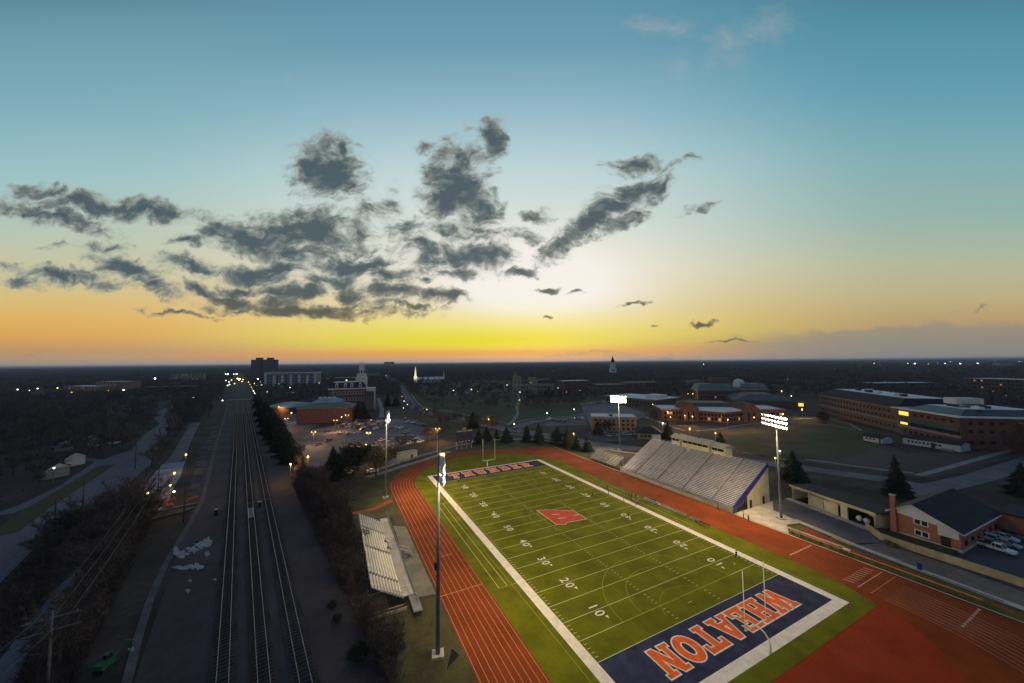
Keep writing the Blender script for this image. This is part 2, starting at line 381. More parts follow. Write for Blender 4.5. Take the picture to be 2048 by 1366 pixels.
# field: blue end zones, white border, yard lines
mb = MB()
for v0, v1 in ((-9.144, 0), (91.44, 100.584)): mb.poly([(0,v0),(Wd,v0),(Wd,v1),(0,v1)], ZL)
struct(mb, 'end_zone_paint', m_blue)
bw = 1.83; mb = MB(); z = ZL+.004; a0, a1 = -9.144, 100.584
def rect(mb, u0, v0, u1, v1, z): mb.poly([(u0,v0),(u1,v0),(u1,v1),(u0,v1)], z)
rect(mb, -bw, a0-bw, 0, a1+.9, z); rect(mb, Wd, a0-bw, Wd+bw, a1+.9, z); rect(mb, 0, a0-bw, Wd, a0, z); rect(mb, 0, a1, Wd, a1+.9, z)
struct(mb, 'field_border', m_white)
mb = MB(); z = ZL+.008
for i in range(21): rect(mb, 0, i*Y5-.06, Wd, i*Y5+.06, z)
for i in range(1, 100):
    if i % 5 == 0: continue
    v = i*Y
    for u in (.25, Wd-.95): rect(mb, u, v-.05, u+.65, v+.05, z+.002)
    for u in (18.29, Wd-18.9): rect(mb, u, v-.05, u+.62, v+.05, z+.002)
rect(mb, 23.9, 2.75-.06, 24.9, 2.75+.06, z+.002); rect(mb, 23.9, 88.7-.06, 24.9, 88.7+.06, z+.002)
# team-area lines outside the left sideline
for pl in ([(-4.0,71),(-4.0,23),(-1.83,23)], [(-5.8,71),(-5.8,23),(-4.0,23)], [(-5.8,71),(-1.83,71)]): strip(mb, pl, .11, z+.004)
strip(mb, [(Wd+4.2,70),(Wd+4.2,23),(Wd+1.83,23)], .11, z+.004); strip(mb, [(Wd+6.4,70),(Wd+6.4,30)], .09, z+.004)
struct(mb, 'yard_lines', m_yard)
mb = MB(); strip(mb, [(-3.0,100),(-3.0,-12)], .10, z+.006)
strip(mb, [(Wd+2.6,100),(Wd+2.6,-12)], .08, z+.006)
strip(mb, arc(24.4, 4.57, 12.2+2.6, .0, PI, 40), .10, z+.006); strip(mb, arc(24.4, 4.57, 10.2, .35, PI, 40), .10, z+.010)
strip(mb, arc(24.4, 0, 7.3, 0, PI, 30)[3:-3], .07, z+.012)
strip(mb, arc(24.4, 86.9, 14.8, PI, 2*PI, 40), .10, z+.006); strip(mb, arc(24.4, 45.72, 9.15, 0, 2*PI, 50), .09, z+.006)
strip(mb, [(9.6,4.57),(39.2,4.57)], .12, z+.014)
struct(mb, 'yellow_game_lines', m_yl)
# numbers: left side read from the left sideline, right side from the right
mb = MB(); z = ZL+.024
for k, t in enumerate(['10','20','30','40','50','40','30','20','10']):
    v = (k+1)*10*Y
    for side in (0, 1):
        for j, ch in enumerate(t):
            off = (-.95, .95)[j]
            if side == 0: T = lambda x, y, v=v, off=off: (7.3+y, v-off-x)
            else: T = lambda x, y, v=v, off=off: (Wd-7.3-y, v+off+x)
            mb.add(*text_mesh(ch, 2.75, z, T, .035, .95))
        if k != 4:
            d = -1 if k < 4 else 1; uc = 8.0 if side == 0 else Wd-8.0; u1 = .34
            mb.add([(uc-u1, v+d*1.95, z), (uc+u1, v+d*1.95, z), (uc, v+d*2.75, z)], [(0,1,2)])
struct(mb, 'yard_numbers', m_white)
# end-zone lettering
GL = {
'H': ([[(0,0),(.42,0),(.42,.13),(.34,.13),(.34,.42),(.56,.42),(.56,.13),(.48,.13),(.48,0),(.9,0),(.9,.13),(.8,.13),(.8,.87),(.9,.87),(.9,1),(.48,1),(.48,.87),(.56,.87),(.56,.6),(.34,.6),(.34,.87),(.42,.87),(.42,1),(0,1),(0,.87),(.1,.87),(.1,.13),(0,.13)]], .9),
'T': ([[(.25,0),(.65,0),(.65,.13),(.57,.13),(.57,.82),(.76,.82),(.76,.68),(.9,.68),(.9,1),(0,1),(0,.68),(.14,.68),(.14,.82),(.33,.82),(.33,.13),(.25,.13)]], .9),
'E': ([[(0,0),(.78,0),(.78,.32),(.64,.32),(.64,.16),(.34,.16),(.34,.43),(.5,.43),(.5,.34),(.6,.34),(.6,.68),(.5,.68),(.5,.59),(.34,.59),(.34,.84),(.64,.84),(.64,.7),(.78,.7),(.78,1),(0,1),(0,.87),(.1,.87),(.1,.13),(0,.13)]], .78),
'A': ([[(0,0),(.34,0),(.34,.13),(.27,.13),(.32,.28),(.6,.28),(.65,.13),(.56,.13),(.56,0),(.96,0),(.96,.13),(.88,.13),(.6,1),(.36,1),(.09,.13),(0,.13)], [(.38,.42),(.46,.70),(.54,.42)]], .96),
'O': ([[(.42+.42*math.cos(t*PI/12), .5+.51*math.sin(t*PI/12)) for t in range(24)], [(.42+.17*math.cos(t*PI/12), .5+.28*math.sin(t*PI/12)) for t in range(24)]], .84),
'N': ([[(0,0),(.36,0),(.36,.13),(.28,.13),(.28,.62),(.60,0),(.82,0),(.82,.87),(.92,.87),(.92,1),(.54,1),(.54,.87),(.62,.87),(.62,.42),(.3,1),(0,1),(0,.87),(.1,.87),(.1,.13),(0,.13)]], .92),
'W': ([[(.22,0),(.46,0),(.58,.5),(.7,0),(.94,0),(1.1,.87),(1.18,.87),(1.18,1),(.82,1),(.82,.87),(.9,.87),(.83,.42),(.68,1),(.5,1),(.34,.42),(.27,.87),(.36,.87),(.36,1),(0,1),(0,.87),(.06,.87)]], 1.18),
'U': ([[(.26,0),(.64,0),(.8,.18),(.8,.87),(.9,.87),(.9,1),(.5,1),(.5,.87),(.58,.87),(.58,.27),(.5,.18),(.4,.18),(.34,.27),(.34,.87),(.42,.87),(.42,1),(0,1),(0,.87),(.1,.87),(.1,.18)]], .9),
'D': ([[(0,0),(.58,0),(.82,.22),(.82,.78),(.58,1),(0,1),(0,.87),(.1,.87),(.1,.13),(0,.13)], [(.34,.16),(.34,.84),(.48,.84),(.58,.72),(.58,.28),(.48,.16)]], .82),
'R': ([[(0,0),(.42,0),(.42,.13),(.34,.13),(.34,.4),(.44,.4),(.56,0),(.9,0),(.9,.13),(.8,.13),(.68,.44),(.82,.58),(.82,.84),(.66,1),(0,1),(0,.87),(.1,.87),(.1,.13),(0,.13)], [(.34,.56),(.34,.84),(.52,.84),(.58,.78),(.58,.62),(.52,.56)]], .9)}
def word(s, c0, c1, hgt, T, gap):
    """lay the letters of s between c0 and c1 metres along the reading direction"""
    tot = sum(GL[c][1] for c in s); wsc = (c1-c0-gap*(len(s)-1))/tot; x = c0
    o1, o2 = MB(), MB()
    for c in s:
        polys, wd = GL[c]
        pp = [[(x+a*wsc, b*hgt) for a, b in pl] for pl in polys]
        # fatten every outline for the white edge
        o1.add(*curve_mesh(pp, ZL+.012, .24, T)); o2.add(*curve_mesh(pp, ZL+.020, .015, T)); x += wd*wsc+gap
    return o1, o2
LW, LO = MB(), MB()
for s, c0, c1, h, T, gap in (('WHEATON', 0, 34.5, 5.1, lambda x, y: (42.0-x, -1.9-y), .45), ('THUNDER', 0, 36.5, 5.6, lambda x, y: (6.2+x, 93.6+y), 1.6)):
    a, b = word(s, c0, c1, h, T, gap); LW.add(a.v, a.f); LO.add(b.v, b.f)
struct(LW, 'end_zone_letter_outlines', m_white); struct(LO, 'end_zone_letters', m_orange)
# slanted block W at midfield, its foot towards the left side
lg = [(20.2,52.2),(23.2,51.0),(29.9,46.7),(29.7,43.9),(27.6,44.2),(29.9,43.3),(29.8,40.3),(23.5,41.1),(22.6,40.4),(20.2,41.3)]
lw, lo = MB(), MB()
T = None
lw.add(*curve_mesh([lg[::-1]], ZL+.012, .16)); lo.add(*curve_mesh([lg[::-1], [(22.6,47.3),(22.7,47.6),(24.9,46.7),(24.8,46.5)], [(22.8,44.2),(22.9,44.5),(25.2,43.8),(25.1,43.6)]], ZL+.020, 0))
struct(lw, 'centre_emblem_outline', m_white); struct(lo, 'centre_emblem', m_red)

# ------------------------------------------------------------------ stadium objects
m_steel = mat('galvanised_steel', (.30,.31,.33), .45, .25, .6, metal=.6)
m_steeld = mat('dark_pole_steel', (.16,.18,.24), .5, .25, .4, metal=.4)
m_alu = mat('aluminium_plank', (.42,.43,.46), .38, .22, .5, 4, metal=.35, spec=.5)
m_alud = mat('aluminium_footboard', (.16,.165,.175), .5, .25, .4, 3, metal=.3)
m_gold = mat('post_paint', (.80,.80,.60), .45, .1, 1)
m_navy = mat('navy_vinyl', (.030,.025,.20), .6, .25, .4)
m_beige = mat('beige_cladding', (.60,.52,.34), .75, .18, .3, 3)
m_roofb = mat('pale_metal_roof', (.36,.35,.27), .55, .2, .25, 3)
m_glass = mat('dark_window_glass', (.015,.02,.022), .08, .3, .3, spec=.8)
m_black = mat('black_rubber', (.012,.012,.013), .7, .2, 1)
m_wood = mat('weathered_wood', (.10,.07,.05), .9, .35, .8, 6)
m_lamp = glow_mat('floodlamp_glow', (1, .93, .80), 60)
m_lampb = mat('lamp_reflector_back', (.62,.60,.50), .35, .15, 1, metal=.5)

FC = Vector((24, 44, 0))
def mast(u, v, top, px0, label, dark, facing, laim=(24,45), wd=6.8, pw=19000):
    """tapered pole, three cross-arms of shaded floodlamps, the area lamp that is their light"""
    aim = Vector(facing); d = (aim-Vector((u, v, 0))); rz = math.atan2(d.y, d.x)-PI/2      # local +y looks at the pitch
    t = thing('floodlight_mast', label, 'floodlight mast', (u, v, 0), rz, 'four floodlight masts round the field')
    pm = m_steeld if dark else m_steel
    MB().tube([(0,0,0),(0,0,top*.5),(0,0,top+.6)], [.36,.27,.17], 12).build('pole', pm, t, True)
    b = MB().prism([(-.9,-.9),(.9,-.9),(.9,.9),(-.9,.9)], 0, .35); b.build('footing', m_conc, t)
    bx = MB().box((0,-.42,top*.45), (.5,.35,1.1)); bx.build('control_box', m_black, t)
    n = 0
    for r, z in enumerate((top-2.5, top-1.2, top+.1)):
        nl = 8
        arm = MB().box((0,.2,z), (wd+.4,.14,.16)).build('cross_arm', pm, t)
        for k in range(nl):
            x = (k/(nl-1)-.5)*wd
            dirv = Vector(((k/(nl-1)-.5)*.7, 1, -.50)).normalized(); c = Vector((x, .42, z-.1))
            sh = MB().tube([c-dirv*.22, c+dirv*.02, c+dirv*.38, c+dirv*.5], [.10,.22,.36,.40], 10, False).build('lamp_housing', m_lampb, t, True)
            q = dirv.to_track_quat('Z', 'Y'); ds_ = MB()
            ds_.add([c+dirv*.34+q@Vector((.33*math.cos(a*PI/5), .33*math.sin(a*PI/5), 0)) for a in range(10)], [tuple(range(10))])
            ds_.build('lamp_lens', m_lamp, sh)
    li = bpy.data.lights.new('floodlight', 'AREA'); li.shape = 'RECTANGLE'; li.size = 3.0; li.size_y = 2.4; li.energy = pw; li.color = (1, .73, .36)
    lo_ = bpy.data.objects.new('floodlight', li); C.objects.link(lo_); lo_.parent = t; lo_.location = (0, 1.25, top-1.3); ya = math.atan2(laim[1]-v, laim[0]-u)-PI/2-rz
    lo_.rotation_euler = Vector((math.sin(ya), -math.cos(ya), .50)).to_track_quat('Z', 'Y').to_euler()
    return t
mast(-21.1, 12.5, 30.0, 0, 'dark floodlight mast at the left edge of the red track, nearest the camera', True, (39, -2.5, 0), pw=14500)
mast(-19.8, 85.4, 28.6, 0, 'thin grey floodlight mast behind the far left bend of the track', False, (60, 72, 0))
mast(79.0, 14.5, 29.2, 0, 'grey floodlight mast on the concrete pad beside the big grandstand', False, (20, 44, 0), wd=9.0)
mast(96.1, 97.0, 27.4, 0, 'grey floodlight mast on the road behind the small bleacher', False, (24, 52, 0))

def goal(u, v, d, label):
    t = thing('goalpost', label, 'goalpost', (u, v, 0), 0 if d > 0 else PI, 'gooseneck goalposts')
    gp = [(0,0,0),(0,0,1.5),(0,.15,2.1),(0,.7,2.75),(0,1.4,3.0),(0,2.0,3.05)]
    MB().tube(gp, .11, 10).build('gooseneck', m_gold, t, True)
    MB().tube([(-2.82,2.0,3.05),(2.82,2.0,3.05)], .085, 8).build('crossbar', m_gold, t, True)
    for s in (-1, 1): MB().tube([(2.82*s,2.0,3.05),(2.82*s,2.0,12.2)], .065, 8).build('upright', m_gold, t, True)
    MB().tube([(0,0,0),(0,0,1.6)], .2, 10).build('pad', m_gold, t, True)
goal(24.8, -10.9, 1, 'white gooseneck goalpost in front of the orange WHEATON lettering')
goal(24.9, 103.0, -1, 'white goalpost beyond the orange THUNDER lettering')

m_alug = mat('bright_bench_aluminium', (.78,.78,.84), .45, .2, .5, 4, metal=.15)
m_deck = mat('grey_deck', (.20,.20,.225), .6, .25, .4, 3)
# --- big grandstand on the right
U0, U1, V0, V1, Z0, Z1 = 71.4, 89.6, 23.2, 69.6, 1.25, 11.3
NR = 30; AIS = [30.5, 41.2, 52.0, 62.4]
t = thing('grandstand', 'large aluminium grandstand rising beside the right straight of the track', 'grandstand', ((U0+U1)/2, (V0+V1)/2, 0))
ox, oy = t.location.x, t.location.y
def LB(u, v, z): return (u-ox, v-oy, z)
pitch = (U1-U0)/NR; rise = (Z1-Z0)/(NR-1)
dk = MB(); asl = MB()
for i in range(NR):
    u = U0+i*pitch; z = Z0+i*rise
    dk.box(LB(u+pitch*.5, (V0+V1)/2, z-.03), (pitch, V1-V0, .05)); dk.box(LB(u+.02, (V0+V1)/2, z-rise/2), (.03, V1-V0-.04, rise-.07))
    bench = MB(); a = V0+.15
    for e in AIS+[V1+.45]:
        b = e-.45; bench.box(LB(u+pitch*.68, (a+b)/2, z+.40), (.27, b-a, .05)); 
        for k in range(int((b-a)/2.2)+1): bench.box(LB(u+pitch*.72, a+.3+k*2.15, z+.19), (.05,.06,.38))
        a = e+.45
    bench.build('bench_row', m_alug, t)
dk.build('deck', m_deck, t)
for e in AIS:
    s = MB()
    for i in range(NR*2): s.box(LB(U0+(i+.5)*pitch/2, e, Z0+i*rise/2-.01+.02), (pitch/2-.03, 1.1, .04))
    s.build('stair_aisle', m_deck, t)
for a, b, ax in ((24,30,1),(31,41,1)): pass
# white handrails on the near aisle
for k in range(4):
    i = 2+k*5; u = U0+i*pitch; MB().tube([LB(u,30.5,Z0+i*rise),LB(u,30.5,Z0+i*rise+.95),LB(u+2.1,30.5,Z0+(i+3.4)*rise+.95),LB(u+2.1,30.5,Z0+(i+3.4)*rise)], .045, 6).build('handrail', m_white, t)
fr = MB()
for z in (.25, .75, 1.25, 1.75, 2.3): fr.tube([LB(U0-1.0, V0-1.2, z), LB(U0-1.0, V1, z)], .03, 5)
for k in range(44): fr.box(LB(U0-1.0, V0-1.2+k*1.1, 1.15), (.05,.05,2.3))
fr.build('front_railing', m_steel, t)
MB().box(LB(U0-.45, (V0+V1)/2, 1.15), (1.1, V1-V0, .06)).build('front_walkway', m_alud, t)
MB().box(LB(U0-.9, (V0+V1)/2, .55), (.06, V1-V0, 1.05)).build('front_skirt', m_beige, t)
# navy strip down the near end and beige wall below it
s = MB(); v = V0-.06
def quadxz(mb, pts, v, th):  # pts (u,z) in the plane v
    n = len(pts); mb.add([LB(a, v, b) for a, b in pts]+[LB(a, v-th, b) for a, b in pts], [tuple(range(n)), tuple(range(2*n-1, n-1, -1))]+[(i, i+n, (i+1) % n+n, (i+1) % n) for i in range(n)])
quadxz(s, [(U0-.6,Z0-.9),(U0+.5,Z0-.9),(U1,Z1-.4),(U1,Z1+1.1),(U0-.6,Z0+.9)], v, .12); s.build('side_banner', m_navy, t)
s = MB(); quadxz(s, [(U0+6.3,0),(U1,0),(U1,Z1-.5),(U0+6.3,Z0+2.6)], v+.02, .1); s.build('side_wall', m_beige, t)
s = MB()
for k in range(6): s.tube([LB(U0+.8+k*1.0, V0, 0), LB(U0+.8+k*1.0, V0, Z0+k*.5-.3)], .06, 6)
s.tube([LB(U0, V0, .1), LB(U0+6.2, V0, 2.9)], .06, 6); s.build('under_frame', m_steel, t)
for u in (79.4, 86.2):
    d = MB().box(LB(u, V0-.2, 1.2), (1.1,.08,2.4)).build('door', m_black, t)
MB().box(LB(U0+6.4, V0-.22, 1.9), (.22,.1,3.8)).build('downpipe', m_white, t)
MB().box(LB(U1+.05, (V0+V1)/2, Z1/2-.2), (.1, V1-V0, Z1-.4)).build('back_wall', m_beige, t)
s = MB(); quadxz(s, [(U0,0),(U1,0),(U1,Z1-.5),(U0,Z0-.5)], V1+.15, .1); s.build('far_side_wall', m_beige, t)
s = MB()
for a, b in ((V0, 36.6), (59.8, V1)):
    for z in (.45, .95): s.tube([LB(U1+.1, a, Z1+z), LB(U1+.1, b, Z1+z)], .03, 5)
s.build('back_rail', m_steel, t)
# press box
t2 = thing('press_box', 'beige press box with dark window band on top of the grandstand', 'press box', (91.3, 48, 9.9))
def pbx(c, d): return MB().box((c[0]-91.3, c[1]-48, c[2]-9.9), d)
for a, b, zt in ((37.0, 42.2, 14.0), (43.0, 54.6, 14.3), (55.4, 59.4, 14.3)):
    mdl = (a+b)/2; wl = pbx((91.4, mdl, (9.9+zt)/2), (4.4, b-a, zt-9.9)).build('cabin_wall', m_beige, t2)
    for z_, h_ in (((zt-.95), .95),):
        pbx((89.17, mdl, z_), (.06, b-a-.5, h_)).build('window_band', m_glass, wl)
        for k in range(int(b-a)//2+1): pbx((89.12, a+.4+k*(b-a-.8)/max(1, int(b-a)//2), z_), (.04,.08,h_)).build('mullion', m_beige, wl)
    rf = MB().add([(x-91.3, y-48, z-9.9) for x, y, z in [(88.7,a-.3,zt+.05),(88.7,b+.3,zt+.05),(91.8,b+.3,zt+1.15),(91.8,a-.3,zt+1.15),(94.2,a-.3,zt+.2),(94.2,b+.3,zt+.2),(88.7,a-.3,zt-.12),(88.7,b+.3,zt-.12),(94.2,a-.3,zt-.1),(94.2,b+.3,zt-.1)]],
        [(0,1,2,3),(3,2,5,4),(6,7,1,0),(4,5,9,8),(8,9,7,6),(0,3,4,8,6),(1,7,9,5,2)]).build('roof', m_roofb, t2)
    pbx((91.8, mdl, zt+1.25), (.5,.5,.3)).build('roof_vent', m_black, rf)
for v in (39.6, 57.4):
    sg = pbx((89.13, v, 11.3), (.05, 2.5, 1.3)).build('sign_board', m_white, t2)
    pbx((89.09, v, 11.35), (.03, 1.6, .32)).build('sign_mark', m_navy, sg)
pbx((93.2, 58.0, 14.0), (2.2, 3.4, 2.0)).build('rear_stair_cabin', m_beige, t2)
pbx((88.3, 50.8, 10.9), (.9, 1.7, 1.0)).build('camera_platform', m_beige, t2)

m_alub = mat('darker_bench_aluminium', (.34,.35,.37), .45, .25, .5, 4, metal=.2)  # bench aluminium in a darker grey than the big grandstand's
# --- small bleachers next to it
def bleacher(name, label, u0, u1, v0, v1, z0, z1, n, facing=1, sects=None, group=None):
    t = thing(name, label, 'bleacher', ((u0+u1)/2, (v0+v1)/2, 0)); ox, oy = t.location.x, t.location.y
    p_ = (u1-u0)/n; rs = (z1-z0)/(n-1)
    for i in range(n):
        u = u0+(i+.5)*p_; z = z0+i*rs; b = MB()
        for a, e in (sects or [(v0, v1)]): b.box((u-ox, (a+e)/2-oy, z+.42), (.30 if abs(p_) < .9 else .34, e-a, .06))
        b.build('bench_row', m_alub, t)
    f_ = MB()
    for i in range(n):
        u = u0+(i+.5)*p_; z = z0+i*rs; f_.box((u-ox-p_*.45, (v0+v1)/2-oy, z), (abs(p_)*.5, v1-v0, .04))
    f_.build('footboards', m_alud, t)
    for v in np.linspace(v0+.4, v1-.4, 7):
        MB().tube([(u0-ox, v-oy, .05), (u1-ox, v-oy, .05), (u1-ox, v-oy, z1+.3), (u0-ox, v-oy, z0+.1)], .06, 6).build('support_frame', m_steel, t)
    r = MB()
    for z in (.5, 1.05): r.tube([(u0-ox, v0-oy, z0+z), (u1-ox, v0-oy, z1+z), (u1-ox, v1-oy, z1+z), (u0-ox, v1-oy, z0+z)], .04, 6)
    r.build('guard_rail', m_steel, t); return t
bleacher('bleacher', 'small pale bleacher between the far trees and the big grandstand', 71.6, 76.6, 74.0, 90.5, .6, 3.4, 8)
tb = bleacher('bleacher', 'long aluminium bleacher with raised walkway left of the track', -23.9, -29.6, 26.6, 62.6, 1.35, 4.4, 10,
              sects=[(26.6,31.4),(32.3,43.2),(44.2,54.0),(55.0,62.6)])
ox, oy = tb.location.x, tb.location.y
wk = MB().box((-22.75-ox, 46.5-oy, 1.15), (2.1, 38, .10)).build('walkway', m_conc, tb)
MB().box((-22.0-ox, 25.2-oy, .95), (1.6, 5.4, .10), 0, 0).build('access_ramp', m_walk, tb)
r = MB()
for z in (.5, 1.0): r.tube([(-21.75-ox, 25.2-oy, 1.1+z), (-21.75-ox, 68-oy, 1.15+z)], .05, 6)
for k in range(22): r.box((-21.75-ox, 25.4+k*2.0-oy, 1.0), (.07,.07,2.1))
for z in (.5, 1.0): r.tube([(-24-ox, 28.6-oy, 1.1+z), (-22.9-ox, 28.6-oy, 1.1+z), (-22.9-ox, 25.2-oy, 1.0+z)], .05, 6)
r.build('walkway_railing', m_steel, tb)
st = MB()
for k in range(6): st.box((-20.6-ox+k*.32, 44.6-oy, 1.0-k*.17), (.34, 1.9, .06))
st.box((-21.2-ox, 45.8-oy, .75), (1.1, 1.0, .9)); st.build('entry_steps', m_walk, tb)
r = MB()
for y in (43.5, 45.7): r.tube([(-21.6-ox, y-oy, 2.1), (-19.2-ox, y-oy, 1.1), (-19.2-ox, y-oy, .1)], .05, 6)
r.build('step_handrail', m_white, tb)
MB().box((-26.8-ox, 25.4-oy, .25), (6.6, .25, .5)).build('kerb_beam', m_conc, tb)
struct(MB().poly([(-21.2,28),(-17.6,27.2),(-17.6,60),(-20.6,62)], .04), 'bleacher_apron', mat('concrete_apron', (.20,.19,.15), .9, .3, .2, 3))
# red footpath curving away from the track
pth = MB(); strip(pth, P((785,1002),(768,1008),(752,1017),(728,1023),(690,1029)), 1.9, .06); struct(pth, 'red_footpath', mat('red_path', (.26,.06,.03), .9, .35, .3, 4))

# --- scoreboard
t = thing('scoreboard', 'dark blue scoreboard on posts behind the far bend of the track', 'scoreboard', (26.3, 137.8, 0), math.radians(4))
for x in (-4.2, -1.4, 1.4, 4.2): MB().box((x, .1, 2.0), (.35,.35,4.0)).build('post', m_steel, t)
bd = MB().box((0,0,6.4), (9.4,.6,5.4)).build('board', mat('scoreboard_blue', (.018,.018,.085), .5, .3, .5), t)
MB().box((0,-.32,6.8), (4.6,.04,3.2)).build('score_panel', mat('dead_led_panel', (.035,.022,.018), .5, .3, 2), bd)
MB().box((0,0,9.5), (9.4,.5,.7)).build('header', mat('header_maroon', (.12,.03,.05), .6, .2, 1), t)
for x, w_ in ((-2.9, 2.9), (3.0, 3.0)): MB().box((x,-.27,9.4), (w_,.04,.34)).build('header_stripe', mat('header_stripe', (.55,.5,.55), .6, .2, 1), t)
MB().tube([(0,-.3,9.9),(0,.3,9.9)], 1.15, 18).build('crest', mat('crest_tan', (.30,.22,.10), .6, .3, 1), t)
MB().box((0,-.3,10.9), (1.6,.3,.5)).build('crest_top', mat('crest_pale', (.55,.45,.42), .6, .3, 1), t)
for x in (-2.9, -1.2, .8, 2.6): MB().box((x,-.33,4.1), (1.0,.05,.34)).build('sponsor_strip', mat('strip_white', (.6,.6,.66), .6, .1, 1), bd)
for x in (-4.6, 4.6): MB().box((x,-.2,3.6), (.4,.3,.9)).build('speaker', m_lampb, t)

# --- beige storage box and small sheds behind the far bend
def simple_shed(name, label, c, d, rz, m1, m2, hr=.5, cat='shed', door=True):
    t = thing(name, label, cat, (c[0], c[1], 0), rz); a, b, h = d
    MB().box((0,0,h/2), (a, b, h)).build('wall', m1, t)
    MB().prism([(-a/2-.2,-b/2-.2),(a/2+.2,-b/2-.2),(a/2+.2,b/2+.2),(-a/2-.2,b/2+.2)], h+.002, h+.2).build('roof', m2, t)
    if door: MB().box((a*.2,-b/2-.03,1.0), (.95,.06,2.0)).build('door', m_black, t)
    return t
simple_shed('equipment_box', 'beige equipment box behind the white wall at the far left bend', G(814,917), (9,3.2,3.2), math.radians(12), m_beige, m_roofb)
mh = MB().ball((0,0,0), 3.4, 14, 7, .55).build('sand_mound', mat('pale_tarpaulin', (.25,.24,.23), .8, .2, .4)); mh.location = (*G(786,926), .1); tag(mh, 'pale tarpaulin covered mound left of the beige equipment box', 'mound')
# low white wall sweeping round the far bend
wl = MB(); wp = P((745,945),(800,926),(850,911),(905,895),(960,884)) 
for a, b in zip(wp, wp[1:]):
    a = Vector(a); b = Vector(b); d = b-a; wl.box(((a.x+b.x)/2, (a.y+b.y)/2, .45), (d.length+.1, .3, .9), math.atan2(d.y, d.x))
tag(wl.build('low_wall', m_walk), 'low pale concrete wall curving behind the far left bend of the track', 'wall')
ps = MB(); strip(ps, P((735,955),(800,934),(850,919),(900,903)), 3.4, .05); struct(ps, 'bend_footway', m_walk)
# security light pole by the bend
def small_pole(u, v, h, label, cat='lamp post', head=True, arm=1.6):
    t = thing('lamp_post', label, cat, (u, v, 0), 0)
    MB().tube([(0,0,0),(0,0,h)], [.12,.08], 8).build('pole', m_white, t)
    if head: MB().tube([(0,0,h),(-arm,0,h+.5)], .06, 6).build('arm', m_steel, t); MB().box((-arm,0,h+.45), (.7,.3,.18)).build('lamp_head', m_steel, t)
small_pole(*G(874.5,909), 9.2, 'white lamp post standing beside the low wall at the far bend')

# --- perimeter bits on the right of the track
t = thing('track_barrier', 'long orange topped barrier along the right edge of the track', 'barrier', (71.3, -8, 0))
for k in range(16): MB().box((0,-15+k*2.0+1,.45), (.12,.5,.9)).build('barrier_leg', m_wood, t)
MB().box((0, 1, .95), (.32, 31, .10)).build('orange_rail', mat('orange_paint', (.62,.20,.03), .6, .2, .5), t)
hg = 'hurdles stacked beside the right straight'
hp = thing('hurdle', 'white topped hurdle stacked in the row beside the right straight', 'hurdle', (72.6, 8.2, 0), 0, hg)
MB().box((0,0,.98), (.05,1.15,.10)).build('top_bar', m_white, hp)
for s in (-1, 1): MB().tube([(0,.52*s,.95),(0,.52*s,.05),(-.6,.52*s,.03)], .03, 5).build('leg', m_steel, hp)
HF = First(hp)
for k in range(26): HF.put((72.5+.35*math.sin(k*2.1), 9.6-k*.44, 0), .12*math.sin(k*3.7), 'white topped hurdle stacked in the row beside the right straight', hg)
t = thing('starter_stand', 'small white stand where the orange barrier begins beside the track', 'stand', (72.1, -2.6, 0))
MB().box((0,0,.9), (.8,1.3,.1)).build('top', m_white, t)
for x, y in ((-.3,-.5),(.3,-.5),(-.3,.5),(.3,.5)): MB().box((x,y,.43), (.06,.06,.86)).build('leg', m_steel, t)
# concrete pad, drive, walkway, strips
struct(MB().poly([(70.7,22.9),(91,22.9),(83.5,18.9),(81.3,10.4),(76.4,11.8),(70.7,8.5)], .07), 'concrete_pad', m_conc)
struct(MB().poly([(91.5,23.5),(96.5,21.6),(95.6,19),(94.2,0),(86.5,-4.6),(78.6,-1.0),(81.4,10.4),(83.6,19),(90,23)], .065), 'service_drive', mat('drive_asphalt', (.115,.105,.11), .85, .3, .15, 3))
struct(MB().poly([(76.3,11.8),(80.4,10.0),(77.6,-1.2),(76.4,-14),(75.5,-60),(70.7,-60),(70.7,8.6)], .075), 'turf_strip', m_turf2)
rw = mat('runway_red', (.25,.04,.022), .85, .25, .3)
struct(MB().poly([(77.4,9.2),(79.0,8.6),(77.2,2.2),(75.6,.4),(74.8,-1),(73.4,-2),(73.0,4.2)], .085), 'jump_apron', rw)
rs = MB(); strip(rs, [(75.2,1.5),(74.6,-8),(73.6,-20),(72.6,-34),(72.4,-60)], 1.25, .09); struct(rs, 'jump_runway', rw)
cw = MB(); strip(cw, [(81.6,12.5),(80.0,5),(78.4,-2),(77.3,-12),(76.2,-24),(75.4,-40),(75.2,-60)], 1.7, .10); struct(cw, 'side_walkway', m_conc)
ob = MB(); strip(ob, [(78.1,2.6),(77.35,-1.4)], .5, .12); struct(ob, 'orange_kerb_paint', mat('orange_kerb', (.62,.15,.04), .7, .2, 1))
ob = MB(); strip(ob, [(77.35,-1.6),(76.7,-7.0)], .7, .12); struct(ob, 'purple_kerb_paint', mat('purple_kerb', (.05,.035,.20), .7, .2, 1))
ob = MB(); strip(ob, [(76.6,-14.8),(75.9,-24)], .45, .13); struct(ob, 'blue_kerb_paint', mat('blue_kerb', (.06,.07,.30), .7, .2, 1))
struct(MB().poly([(86.5,-4.8),(79.0,-2.2),(77.6,-14),(76.3,-40),(80,-45),(84.6,-22)], .06), 'sandy_verge', mat('sandy_verge', (.20,.165,.12), .9, .4, .3, 3, col2=(.13,.10,.075)))
